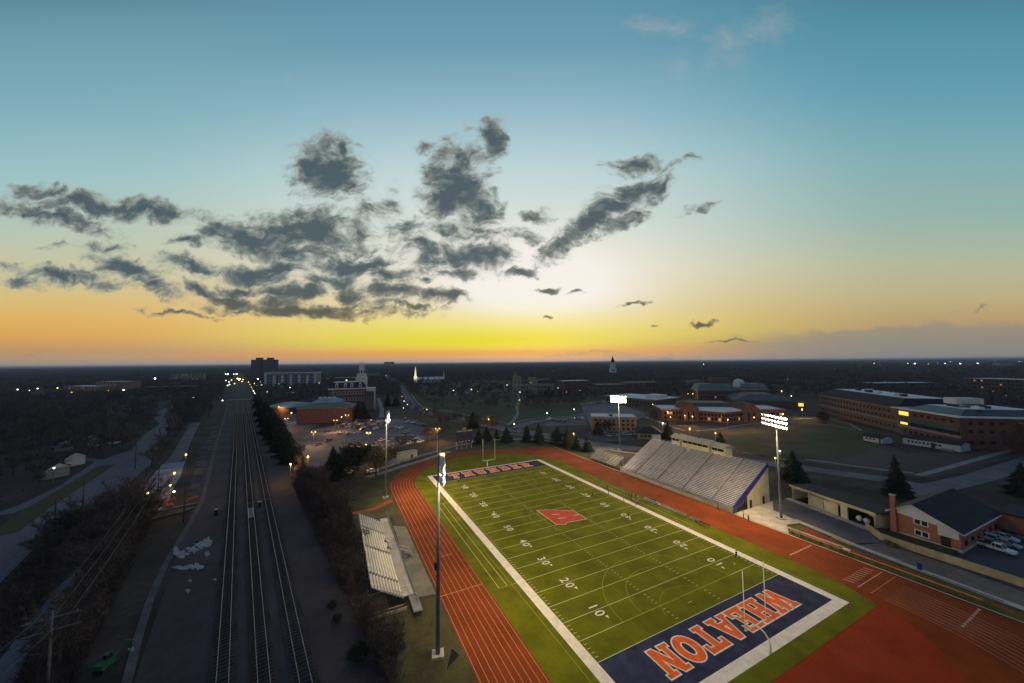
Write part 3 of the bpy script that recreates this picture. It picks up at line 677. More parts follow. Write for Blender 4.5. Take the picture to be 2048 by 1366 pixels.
# retaining wall
wl = MB(); pts = [(92.6,.8),(89.6,-1.6),(87.6,-3.6),(87.0,-7),(86.9,-14),(86.6,-24.6),(90.5,-25.4)]
for a, b in zip(pts, pts[1:]):
    a = Vector(a); b = Vector(b); d = b-a; wl.box(((a.x+b.x)/2, (a.y+b.y)/2, .85), (d.length+.15, .35, 1.7), math.atan2(d.y, d.x))
tag(wl.build('retaining_wall', mat('tan_render', (.36,.30,.17), .85, .3, .4, 3)), 'tan retaining wall below the brick house lawn', 'wall')
struct(MB().poly([(94.6,.6),(89.6,-1.4),(87.8,-3.6),(87.2,-14),(95,-14.5),(95,-1)], .5), 'house_lawn', m_grass)
t = thing('litter_bin', 'dark round litter bin standing on the walkway below the retaining wall', 'bin', (77.4, -12.9, .1)); MB().tube([(0,0,0),(0,0,1.1)], .4, 10).build('bin_body', m_navy, t); MB().tube([(0,0,1.1),(0,0,1.2)], .43, 10).build('bin_lid', m_black, t)
for k, (u, v) in enumerate(((86.2,-5.2),(85.6,-6.6))):
    q = MB().ball((0,0,0), .8, 9, 6, .7).build('shrub', mat('dry_shrub', (.07,.05,.03), .95, .4, 3)); q.location = (u, v, .4); tag(q, ['round dry shrub at the bend of the tan retaining wall', 'low dry shrub on the verge next to the round one'][k], 'shrub')

# --- sideline benches and people
def bench(u, v, rz, ln, label, m_=None):
    t = thing('team_bench', label, 'bench', (u, v, 0), rz, 'team benches on the right sideline')
    MB().box((0,0,.45), (.34, ln, .06)).build('seat', m_ or m_alu, t); MB().box((.3,0,.8), (.05, ln, .25)).build('backrest', m_ or m_alu, t)
    for y in (-.42, .42): MB().box((.12, ln*y, .3), (.4,.06,.6)).build('leg', m_steel, t)
for i, (p_, ln, lb) in enumerate([((1298,1004),4.5,'aluminium team bench nearest the group of players'),((1322,1014),4.5,'aluminium team bench just behind the first one'),((1345,1024),4.5,'third aluminium team bench along the right sideline'),((1362,1031),3.5,'fourth team bench along the right sideline'),((1389,1043),3.0,'short bench with bags before the last dark bench')]):
    bench(*G(*p_), .02, ln, lb)
bench(*G(1407,1053), .0, 3.6, 'dark covered bench at the end of the sideline row', m_black)

# ------------------------------------------------------------------ roads, lots, lawns (plan read off the photo)
def poly_px(name, pts, m, z, excl=True, kind='structure'):
    pp = P(*pts); o = struct(MB().poly(pp, z), name, m, kind)
    if excl: EXCL.append(pp)
    return o
def road_px(name, pts, wd, m, z, excl=True):
    pp = P(*pts); s_ = MB(); strip(s_, pp, wd, z); o = struct(s_, name, m)
    if excl:
        for a, b in zip(pp, pp[1:]):
            a = Vector(a); b = Vector(b); d = (b-a).normalized(); n = Vector((-d.y, d.x))*(wd/2+2.5); EXCL.append([a+n, b+n, b-n, a-n])
    return o
poly_px('campus_lawn', [(860,830),(930,836),(1016,853),(1056,843),(1170,829),(1240,806),(1160,775),(1000,765),(860,768),(815,775),(835,812)], mat('campus_grass', (.042,.058,.024), .95, .5, .02, 1.2), .01, False)
poly_px('roadside_lawn', [(842,838),(930,842),(968,850),(1010,862),(1010,884),(940,880),(880,872),(862,858)], m_grass, .02, False)
poly_px('corner_lawn', [(1085,866),(1175,878),(1190,886),(1240,915),(1180,905),(1090,886)], m_grass, .02, False)
poly_px('practice_lawn', [(1330,860),(1395,846),(1560,838),(1650,850),(1760,880),(1830,915),(1700,935),(1560,918),(1460,905),(1380,885)], m_dirt, .02)
def ell(cx, cy, rx, ry, n=40): return [(cx+rx*math.cos(2*PI*k/n), cy+ry*math.sin(2*PI*k/n)) for k in range(n)]
poly_px('ball_field', ell(1612,886,146,33), mat('ballfield_grass', (.062,.068,.026), .95, .4, .03, 1.2), .04)
poly_px('ball_field_track', ell(1560,880,60,13), mat('infield_dirt', (.080,.060,.042), .95, .4, .05, 1.2), .06, False)
poly_px('science_lawn', [(1640,850),(1680,842),(1800,868),(1800,880),(1760,880),(1700,870)], m_grass, .03)
poly_px('corner_yard', [(1700,935),(1830,905),(1925,905),(2048,895),(2048,912),(1960,930),(1860,955)], m_dirt, .025, False)
road_px('campus_street', [(773,752),(775,757),(790,765),(803,774),(812,790),(822,808),(838,820),(870,829),(928,838),(967,846),(1010,857),(1040,862),(1086,869),(1130,877),(1180,886),(1235,893),(1300,900)], 9.5, m_asph, .05)
road_px('north_street', [(1028,860),(1045,850),(1062,844),(1110,838),(1168,829),(1200,822),(1228,812)], 8.5, m_asph, .055)
road_px('stadium_street', [(1178,900),(1240,893),(1300,900),(1400,912),(1486,921),(1568,930),(1660,944),(1764,958),(1850,975)], 9.0, m_asph, .06)
road_px('cross_street', [(1815,994),(1870,976),(1960,955),(2048,926),(2200,875)], 7.5, m_asph, .065)
road_px('cross_pavement', [(1835,951),(1860,945),(1985,910),(2048,894)], 2.4, m_walk, .03)
road_px('stadium_pavement', [(1560,912),(1660,925),(1700,931),(1764,939),(1828,946)], 1.8, m_walk, .035)
road_px('stadium_pavement_near', [(1180,893),(1240,903),(1335,914)], 1.8, m_walk, .04)
road_px('lawn_walk', [(1486,905),(1568,919),(1600,926)], 1.6, m_walk, .04)
road_px('lane_north', [(1210,868),(1290,874),(1340,880)], 1.8, m_walk, .045)
road_px('street_pavement', [(860,818),(900,822),(967,838),(1016,847),(1056,839),(1100,833)], 1.8, m_walk, .04, False)
road_px('street_pavement_south', [(866,838),(920,843),(970,852),(1020,864)], 1.8, m_walk, .04, False)
road_px('far_pavement', [(996,871),(1020,867),(1083,873),(1120,882)], 1.8, m_walk, .045, False)
road_px('bend_pavement', [(985,879),(1060,878),(1120,885),(1180,893)], 1.6, m_walk, .045, False)
road_px('campus_path', [(1016,850),(1028,840),(1036,826),(1033,814),(1038,802),(1040,795),(1032,788)], 2.6, m_walk, .05)
road_px('lawn_cross_path', [(862,822),(960,820),(1060,824),(1110,822)], 1.2, mat('worn_path', (.09,.085,.07), .9, .3, .3), .05, False)
road_px('hall_walk', [(763,835),(764,820),(760,805),(756,796)], 4.0, m_walk, .05)
road_px('street_walk', [(822,787),(830,800),(842,812),(880,822)], 1.8, m_walk, .045, False)
for k, pl in enumerate([[(1280,830),(1340,850),(1395,853)],[(1290,835),(1370,862)],[(1460,853),(1500,848),(1560,842)],[(1570,840),(1630,836),(1700,838),(1735,842)],[(1560,843),(1660,850),(1712,860)],[(1660,838),(1700,848),(1724,862)],[(1392,862),(1440,858),(1470,852)]]):
    road_px('campus_footpath', pl, 2.0, m_walk, .05+.004*k, False)
poly_px('admin_car_park', [(600,890),(612,862),(690,846),(770,838),(800,838),(822,846),(850,856),(868,866),(880,872),(860,880),(800,894),(760,905),(740,925),(700,945),(640,950),(612,925)], m_asph, .05)
poly_px('service_yard', [(560,822),(600,816),(598,845),(640,850),(612,862),(600,890),(580,872)], mat('yard_tarmac', (.115,.10,.10), .9, .3, .08, 2), .045)
poly_px('north_car_park', [(1092,836),(1170,828),(1175,850),(1090,852)], m_asph_d, .06)
poly_px('hall_car_park', [(1160,806),(1215,800),(1290,826),(1290,835),(1240,845),(1180,850)], m_asph, .058)
poly_px('apartment_car_park', [(1182,862),(1275,858),(1290,872),(1290,880),(1200,884),(1170,872)], m_asph_d, .062)
poly_px('house_car_park', [(1925,1105),(1850,1112),(1980,1160),(2080,1200),(2200,1180),(2120,1040),(2040,1035),(1960,1060)], m_asph_d, .04)
poly_px('scoreboard_bed', [(800,905),(868,882),(905,880),(905,893),(850,908),(790,925)], mat('mulch', (.050,.036,.028), .95, .4, .3, 3), .04)
poly_px('tree_bed', [(905,905),(960,888),(1100,888),(1240,925),(1235,935),(1110,893),(1000,893)], mat('rough_grass', (.045,.050,.020), .95, .45, .2, 3), .045, False)
rk = MB(); strip(rk, P((745,905),(800,893),(850,884),(905,872)), .5, .2); struct(rk, 'red_kerb', mat('red_kerb_paint', (.26,.06,.05), .8, .3, 1))
# left side
m_road_l = mat('old_road', (.12,.125,.15), .85, .45, .06, 1.2, col2=(.085,.088,.11))
poly_px('west_road', [(0,1166),(75,1090),(160,1035),(240,980),(300,930),(330,885),(337,862),(320,848),(290,868),(262,900),(215,915),(170,945),(100,985),(0,1066),(-200,1190),(-200,1300)], m_road_l, .03)
road_px('west_road_far', [(326,858),(331,848),(318,835),(328,820),(345,812)], 6, m_road_l, .035)
road_px('side_road', [(0,1030),(60,1008),(140,968),(205,922),(160,918),(150,925)], 5, m_road_l, .033)
road_px('verge_strip', [(0,1072),(70,1020),(160,965),(215,930)], 6, m_grass, .038, False)
poly_px('concrete_yard', [(232,1032),(262,1000),(300,958),(325,928),(370,923),(362,950),(345,980),(335,1010),(300,1030),(270,1040)], mat('pale_concrete_yard', (.26,.26,.30), .85, .3, .15, 2), .04)
road_px('yard_lane', [(345,925),(360,905),(372,880),(392,845)], 5.5, mat('pinkish_lane', (.15,.13,.14), .9, .35, .1, 2), .035)
poly_px('west_path', [(-60,1380),(0,1319),(48,1257),(120,1171),(171,1115),(209,1062),(225,1045),(233,1052),(205,1090),(175,1145),(140,1190),(100,1260),(58,1303),(35,1366),(20,1420)], m_road_l, .04)
poly_px('gravel_yard', [(270,1040),(340,1012),(400,1000),(420,930),(470,830),(452,822),(400,900),(385,960),(370,1000),(330,1005)], mat('gravel_yard_dirt', (.080,.072,.080), .95, .6, .14, 1.6, col2=(.022,.020,.018), lo=.42, hi=.58), .036)
road_px('gravel_track', [(455,805),(448,840),(432,890),(420,940),(405,1000),(375,1055),(330,1130),(300,1200),(275,1280),(250,1380)], 1.2, mat('pale_gravel', (.095,.09,.098), .95, .35, .3, 3), .06)
# parking bay lines
pb_ = MB()
for a_, b_, n_ in (((700,840),(790,840.5),26),((690,847),(790,848),28),((680,854),(806,857),34),((796,879),(850,881),18),((640,866),(790,872),30),((630,884),(700,890),16)):
    A_ = Vector(G(*a_)); B_ = Vector(G(*b_)); d_ = (B_-A_).normalized(); q_ = Vector((-d_.y, d_.x))
    for k in range(n_): c_ = A_+(B_-A_)*(k/(n_-1)); strip(pb_, [tuple(c_-q_*2.6), tuple(c_+q_*2.6)], .14, .062)
struct(pb_, 'parking_bay_lines', mat('bay_paint', (.32,.32,.30), .8, .3, 1))
# snow patches
sn = MB()
for cx_, cy_, w_, h_ in ((362,1108,14,8),(385,1100,12,6),(404,1090,14,7),(416,1084,8,8),(352,1100,5,8),(366,1136,20,4),(392,1134,14,6),(414,1108,5,5),(380,1162,3,3),(376,1182,4,4),(430,1160,3,2)):
    k = 26; ph = random.random()*6
    sn.poly(P(*[(cx_+w_*math.cos(2*PI*i/k)*(1+.3*math.sin(3*i+ph)+.28*math.sin(7.3*i)), cy_+h_*math.sin(2*PI*i/k)*(1+.3*math.cos(2.3*i+ph)+.4*math.sin(5.1*i+ph))) for i in range(k)][::-1]), .09+.004*cx_/100+.002*(cy_ % 7))
struct(sn, 'snow_patches', mat('old_snow', (.30,.31,.33), .9, .35, .4, 3))

# ------------------------------------------------------------------ railway
def line_px(a, b): return Vector(G(*a)), Vector(G(*b))
tracks = [((446,1366),(466,960)), ((527.8,1366),(496.6,960)), ((610.1,1366),(527,960))]
m_rail = mat('rail_steel', (.30,.28,.28), .32, .3, .3, metal=.75); m_ball = mat('ballast', (.062,.056,.064), .95, .5, .09, 3.0, bump=.4, col2=(.034,.030,.036), lo=.35, hi=.65); m_slp = mat('sleeper_timber', (.048,.042,.044), .9, .4, .8)
A0, A1 = line_px(*tracks[1]); rd = (A1-A0).normalized(); rn = Vector((-rd.y, rd.x)); RZ = math.atan2(rd.y, rd.x)
def RP(a, off=0.0): q = A0+rd*a+rn*off; return (q.x, q.y)      # metres along / left of the middle line
bl = MB(); bl.poly([RP(-70,-14),RP(2200,-11),RP(2200,11),RP(-70,15)], .05)
EXCL.append([RP(-70,-14.5),RP(60,-13.5),RP(2600,-13),RP(2600,22),RP(120,24),RP(-70,20)])
struct(bl, 'railway_ballast', m_ball)
SLP = {}
for ti, (a, b) in enumerate(tracks):
    q, r = line_px(a, b); off = (q-A0).dot(rn)*.5+(r-A0).dot(rn)*.5
    t = thing('railway_track', ['left railway track of the three running towards the horizon','middle railway track of the three running towards the horizon','right railway track of the three, nearest the sports field'][ti], 'railway track', (*RP(0, off), .05), RZ, 'parallel railway tracks')
    bed = MB(); bed.prism([(-70,-1.7),(2100,-1.7),(2100,1.7),(-70,1.7)], 0, .10); bed.build('ballast_bed', mat('dark_ballast', (.040,.034,.038), .95, .5, .15, 4) if ti != 1 else mat('rusty_ballast', (.044,.032,.033), .95, .5, .15, 4), t)
    for s in (-1, 1): MB().box((1000, .7175*s, .30), (2140, .085, .13)).build('rail', m_rail, t)
    if 's' not in SLP: SLP['s'] = MB().box((0,0,.15), (.24, 2.5, .14)).build('sleeper', m_slp, t); first = True
    for k in range(100):
        if ti == 0 and k == 0: SLP['s'].location = (0,0,0); continue
        o = SLP['s'].copy(); C.objects.link(o); o.parent = t; o.location = (k*.85-(2 if ti else 0), 0, 0)
    ss = MB()
    for k in range(100, 420): ss.box((k*.85,0,.15), (.24,2.5,.14))
    for k in range(1, 60): ss.box((-k*.85-2,0,.15), (.24,2.5,.14))
    ss.build('sleepers', m_slp, t)['kind'] = 'stuff'
XA = (Vector(G(483,800))-A0).dot(rd)
# grade crossing and platform further up the line
struct(MB().poly([RP(XA,-16),RP(XA+12,-16),RP(XA+12,16),RP(XA,16)], .46), 'grade_crossing', mat('crossing_panel', (.22,.21,.20), .8, .3, .3))
# signals and cabinets beside the line
def cabinet(px, py, label, col=m_black, d=(1.0,.8,1.6)):
    t = thing('signal_cabinet', label, 'cabinet', (*G(px, py), .05), RZ)
    MB().box((0,0,d[2]/2), d).build('case', col, t); MB().box((0,0,d[2]+.04), (d[0]+.15,d[1]+.15,.08)).build('lid', m_steel, t)
    MB().box((d[0]/2+2.2,0,.12), (4.4,.16,.08)).build('cable_trough', m_steel, t)
cabinet(432, 1030, 'black signal cabinet left of the left railway track')
cabinet(519, 1014, 'small black signal box between the middle and right tracks')
t = thing('steel_ladder_frame', 'pale steel grating lying between the rails of the middle track', 'grating', (*G(501.5,1028), .45), RZ)
fr_ = MB()
for s in (-.55,.55): fr_.box((0,s,0), (9,.12,.08))
for k in range(16): fr_.box((-4.2+k*.56,0,.0), (.1,1.1,.06))
fr_.build('frame', m_alu, t)
# utility poles, street lamps and wires on the left
m_pole = mat('creosote_pole', (.055,.045,.045), .9, .4, 1.2)
PT = []
def upole(bx, by, ty, label, arms=1, mt=None, ang=.6, al=2.6):
    u, v = G(bx, by); h = Zt(u, v, ty); t = thing('utility_pole', label, 'utility pole', (u, v, 0), ang)
    MB().tube([(0,0,0),(0,0,h)], [.19,.12], 8).build('pole', mt or m_pole, t, True)
    for k in range(arms): MB().box((0,.15,h-1.0-k*1.7), (al,.12,.14)).build('cross_arm', mt or m_pole, t)
    if arms:
        for x in (-al*.42, al*.42): MB().tube([(x,.15,h-.95),(x,.15,h-.7)], .06, 6).build('insulator', m_steel, t)
    PT.append((u, v, h)); return t
upole(95, 1380, 1222, 'tall grey utility pole in the lower left corner', 2, mat('weathered_pole', (.17,.15,.15), .9, .3, 1), .15, 5.5)
upole(315, 1008, 932, 'utility pole with cross arm in front of the pale concrete yard', 2, None, .1, 6)
upole(367, 1045, 970, 'short black pole between the yard and the gravel track', 0)
upole(165, 1018, 962, 'utility pole at the edge of the west road', 0)
upole(270, 938, 877, 'utility pole beside the far part of the west road', 1)
upole(206, 1080, 1045, 'short dark pole by the near end of the concrete yard', 0)
upole(108, 1062, 1000, 'thin pole standing on the near side of the west road', 1)
def wire(a, b, sag, label, n=3):
    t = thing('power_line', label, 'power line', (0,0,0))
    for k in range(n):
        o_ = (k-(n-1)/2)*1.7; pts = []
        for i in range(9):
            s = i/8; pts.append((a[0]+(b[0]-a[0])*s+o_, a[1]+(b[1]-a[1])*s, a[2]+(b[2]-a[2])*s-1-sag*4*s*(1-s)))
        MB().tube(pts, .022, 4, False).build('wire', m_steeld, t)
wire(PT[0], PT[1], 1.2, 'power lines from the corner pole up to the pole by the yard'); wire(PT[1], PT[4], 1.0, 'power lines running from the yard pole up the valley')
wire(PT[0], (PT[0][0]-6, PT[0][1]-60, PT[0][2]), 1.2, 'power lines leaving the corner pole towards the viewer')
AM = glow_mat('amber_lamp', (1, .62, .10), 5); YW = glow_mat('yellow_lamp', (1, .80, .14), 4); WH = glow_mat('white_lamp', (1, .95, .88), 6); OR = glow_mat('orange_lamp', (1, .42, .05), 8); RDM = glow_mat('red_light', (1, .06, .06), 3)
LMK = {'a': (AM, (1,.55,.15)), 'y': (YW, (1,.52,.16)), 'w': (WH, (1,.93,.85)), 'o': (OR, (1,.45,.10)), 'r': (RDM, (1,.1,.1))}
LPRO = {}
def lamp(px, py, h, kind, label, r=.30, double=False, power=0, group=None, base=None, dist=None):
    u, v = G(px, py, h)
    key = (kind, round(r, 2), double, round(h))
    if key not in LPRO:
        t = thing('street_lamp', label, 'street lamp', (u, v, 0))
        MB().tube([(0,0,0),(0,0,h-.3)], [.12,.07], 6).build('pole', m_steeld, t)
        if double:
            MB().box((0,0,h-.25), (2.2,.08,.08)).build('arm', m_steeld, t)
            for x in (-1.05, 1.05): MB().ball((x,0,h), r, 8, 5, .8).build('lamp_globe', LMK[kind][0], t)
        else: MB().ball((0,0,h), r, 8, 5, .9).build('lamp_globe', FLM[kind] if r > 1.1 else LMK[kind][0], t)
        LPRO[key] = t; o = t; KIDS[t.name] = list(t.children) or [c for c in bpy.data.objects if c.parent == t]
        if group: o['group'] = group
        o.rotation_euler.z = -AZ
    else: o = dup(LPRO[key], (u, v, 0), -AZ, label, group)
    if power:
        li = bpy.data.lights.new('lamp_light', 'POINT'); li.energy = power*2.6; li.color = LMK[kind][1]; li.shadow_soft_size = .4
        lo_ = bpy.data.objects.new('lamp_light', li); C.objects.link(lo_); lo_.parent = o; lo_.location = (0,0,h-.8)
    return o
for i, (x, y, lb) in enumerate([(372,909,'topmost of the amber lamps above the gravel yard'),(349,946,'amber street lamp at the right edge of the concrete yard'),(341,971,'amber street lamp just below the yard edge lamp'),(295,986,'lowest amber street lamp over the pale concrete yard')]):
    lamp(x, y, 7.5, 'y', lb, .34, False, 260)
# car-park lamps (double amber heads)
for x, y, lb, dbl, pw, kd in [(573,837,'double amber lamp at the left corner of the low green roofed wing',1,1400,'y'),(671,840.5,'double amber lamp in front of the middle of the long brick wall',1,2200,'y'),(694,830,'double amber lamp close to the dark conifer by the wing',1,900,'y'),
    (627,864,'double amber lamp on the left side of the admin car park',1,1900,'y'),(737,865.5,'double amber lamp in the middle of the admin car park',1,2200,'y'),(616,913,'single amber lamp above the big conifers',0,900,'y'),(581,928,'amber lamp by the pale path beside the railway hedge',0,700,'a'),
    (875,857,'double amber lamp at the right exit of the admin car park',1,2000,'y'),(853.5,818.5,'yellow lamp at the street corner by the lawn',0,300,'y'),(583,825.5,'white lamp left of the low brick wing',0,600,'w'),(732,889.5,'white lamp half hidden by the round evergreen',0,900,'a'),(683,834,'tiny white lamp on the long brick wall',0,0,'w'),
    (807,816,'car headlight at the curve of the campus street, set on a post',0,200,'y'),(558,813.5,'glowing orange lamp on the wall of the pale roofed workshop',0,1800,'o'),(977.5,838.5,'yellow lamp by the street above the far goalpost',0,500,'y'),(1028.5,848,'lamp at the foot of the campus path',0,200,'w'),  # the globe at the street curve stands for a car headlight
    (1040,784,'white lamp at the top of the campus path',0,200,'w'),(1039,800,'yellowish lamp halfway up the campus path',0,200,'y'),(1094,826,'white lamp on the lawn left of the north car park',0,300,'w'),(1148,818.5,'white lamp beside the north car park',0,300,'w'),
    (1147,867,'yellow lamp among the conifers left of the small bleacher',0,300,'y'),(1235,838,'yellow lamp in front of the tan flat roofed block',0,200,'y'),(1379.5,857,'bright orange lamp behind the press box',0,3000,'o'),(1431,866,'bright yellow lamp behind the right half of the press box',0,1500,'y'),
    (1325.5,846,'white lamp on the footpath behind the press box',0,500,'w'),(1335,823.5,'amber lamp at the left wing of the angular brick hall',0,800,'a'),(1341,834,'lower amber lamp by the left wing of the angular brick hall',0,800,'a'),(1369.5,831,'yellow lamp at the left gable tower of the brick hall',0,800,'y'),
    (1385,833,'yellow lamp right of the left gable tower',0,700,'y'),(1455.5,839,'amber lamp in front of the angular brick hall entrance',0,1600,'a'),(1508,834.5,'orange lamp just left of the bright floodlight head',0,1200,'a'),(1566,827.5,'yellow lamp right of the bright floodlight head',0,900,'y'),
    (1604,818.5,'amber lamp at the right gable of the brick hall',0,2200,'a'),(1559.5,902,'white lamp beside the mast near the ball field',0,200,'w'),(1550.5,916,'small amber lamp low beside the big right mast',0,200,'y'),(1305.5,808.5,'yellow lamp below the pale roofed hall',0,300,'y'),(1252.5,801,'small lamp at the wall of the pale roofed hall',0,200,'y'),
    (1376,787.5,'yellow lamp left of the mansard roofed residence, lower one',0,300,'y'),(1385.5,787.5,'bright yellow lamp left of the mansard roofed residence',0,300,'y'),(1602,765.5,'lone bright lamp right of the residence hall',0,600,'w'),(1582.5,792,'white lamp behind the dark roofed gymnasium',0,200,'w'),(1563,782,'small white lamp right end of the residence hall',0,200,'w')]:
    lamp(x, y, 8.0 if y > 820 else 7.0, kd, lb, .26 if dbl else (.30 if y > 830 else .36), bool(dbl), pw)
# lamps along the streets further off and in town, plus car headlights as post lamps
FLM = {'w': glow_mat('far_white', (1,.95,.88), 22), 'y': glow_mat('far_yellow', (1,.75,.2), 16), 'a': AM, 'o': OR, 'r': RDM}
FL = [(802,786,'w'),(804,793,'y'),(808,802,'w'),(815,809,'w'),(775,763,'y'),(781,766,'w'),(788,771,'y'),(796,773,'y'),(772,751,'r'),(649,756,'r'),(636,759,'y'),(632,763,'y'),(640,760,'y'),(638,766,'a'),(661,753,'w'),(656,757,'w'),(693,761,'a'),  # leading entries are oncoming car headlights, built as lamp posts
  (451,748.5,'w'),(456,748.5,'w'),(468,748.3,'w'),(473,748.3,'w'),(475,757,'y'),(480,758,'y'),(486,759,'a'),(484,763,'y'),(478,760,'y'),(452,761,'w'),(458,764,'w'),(463,760,'a'),(459,769,'w'),(469,767,'w'),(497,764,'y'),(500,769,'y'),(503,774,'y'),(505,778,'y'),(507,782,'w'),(509,786,'w'),(511,790,'w'),
  (509,767,'y'),(515,765,'y'),(513,771,'y'),(519,768,'a'),(523,770,'w'),(506,754,'w'),(516,758,'w'),(520,764,'w'),(556,740,'w'),(534,784,'w'),(532,788,'w'),(558,768,'w'),(590,767,'w'),(622,766,'w'),(580,775,'w'),(538,771,'w'),(624,791,'w'),(445,801,'w'),(455,771,'w'),
  (35,779,'w'),(48,787,'y'),(58,781,'w'),(75,777,'w'),(144,785,'o'),(175,781,'w'),(169,785,'y'),(195,782,'y'),(213,777,'y'),(216,782,'a'),(223,777,'y'),(231,776,'w'),(244,777,'w'),(247,780,'w'),(115,776,'a'),(310,757,'w'),(350,755,'w'),(386,795,'w'),(284,827,'w'),(348,983,'w'),(108,936,'w'),
  (943,779,'w'),(955,783,'w'),(1014,770,'w'),(865,784,'w'),(907,781,'w'),(1116,776,'w'),(1133,784,'w'),(1161,788,'w'),(1160,781,'w'),(1115,763.5,'w'),(1122,764,'w'),(1209,743,'w'),(1221,743,'w'),(1290,723.5,'w'),(1304,723,'w'),(1313,724,'w'),(1326,724,'w'),(1366,725,'w'),
  (1308,762.5,'w'),(1325,755.5,'y'),(1341,764.5,'w'),(1407,729,'w'),(1503,790,'w'),(1530,793,'w'),(1625,764,'w'),(1640,793,'y'),(1648,793,'w'),(1749,727,'w'),(1761,729,'o'),(1766,726,'w'),(1774,727,'w'),(1816,727.5,'w'),(1829,727.5,'w'),(1838,724,'w'),(1857,728,'y'),(1864,728,'y'),
  (1870,727,'w'),(1875,728,'w'),(1880,720.5,'w'),(1890,727.5,'w'),(1901,723,'w'),(1912,720,'w'),(1921,727.5,'w'),(1955,727,'w'),(1980,721,'w'),(2038,722.5,'w'),(2042,723,'w'),(1769,764.5,'w'),(1791,767.5,'w'),(1725,769,'w'),(1902,770,'a'),(1894,771,'o'),(1945,759,'w'),(1969,759.5,'w'),(2018,775,'w'),(1575,759,'w'),(1663,724,'w'),(1700,722,'w'),(1990,722.5,'w'),(2010,722,'w')]
CN = {'w': 'white', 'y': 'yellow', 'a': 'amber', 'o': 'orange', 'r': 'red'}
for x, y, kd in FL:
    h = 6.5; yh = 723.5-(x-1024)*.0075
    if y < yh+2.5: y = yh+2.8
    u, v = G(x, y, h); dd_ = math.hypot(u-CX, v-CY)
    q = max(.30, round(dd_*.0009/.3)*.3) if dd_ < 1500 else (1.6 if dd_ < 4000 else 3.6)
    where = ('beyond the railway on the left' if x < 430 else 'in the town at the end of the railway' if x < 600 else 'along the street past the white tower' if x < 830 else 'on the wooded campus lawn' if x < 1180 else 'in the distance behind the brick halls' if x < 1660 else 'near the horizon on the right')
    lamp(x, y, h if dd_ < 1500 else 9, kd, 'distant %s light %s' % (CN[kd], where), q, False, 0, 'distant %s lights %s' % (CN[kd], where))

# ------------------------------------------------------------------ buildings
m_br = brick('red_brick', (.145,.052,.042), (.10,.038,.033)); m_br2 = brick('brown_brick', (.115,.065,.052), (.08,.047,.04)); m_br3 = brick('tan_brick', (.27,.18,.11), (.20,.14,.09))
m_brh = brick('house_brick', (.34,.115,.06), (.25,.08,.045))
m_lime = mat('limestone', (.26,.235,.18), .9, .3, .2, 2); m_wtrim = mat('white_trim', (.55,.56,.58), .6, .12, .6); m_slate = mat('slate_roof', (.030,.034,.042), .6, .35, .3, 3)
m_green = mat('green_metal_roof', (.022,.048,.054), .45, .3, .2, 2, spec=.5); m_teal = mat('pale_teal_roof', (.22,.34,.36), .6, .2, .1, 1.5); m_memb = mat('white_membrane_roof', (.62,.67,.68), .6, .15, .1, 1.0)
m_dark = mat('dark_shingle', (.020,.021,.027), .85, .35, .4, 3); m_greyc = mat('grey_concrete_wall', (.22,.23,.24), .85, .2, .2); m_gl2 = mat('teal_glazing', (.05,.11,.11), .15, .3, .3, spec=.8)
LIT = glow_mat('lit_window', (1, .72, .10), 1.1); LITD = glow_mat('dim_lit_window', (1, .5, .2), .25); LITF = glow_mat('glowing_spire', (1, .93, .65), .8)  # LITF: spire glows by itself in place of floodlight falling on it
WM = {}
def wmesh(w_, h_, m_):
    k = (round(w_, 2), round(h_, 2), m_.name)
    if k not in WM:
        me = bpy.data.meshes.new('window'); b = MB().box((0,0,0), (w_,.10,h_)); me.from_pydata(b.v, [], b.f); me.materials.append(m_); WM[k] = me
    return WM[k]
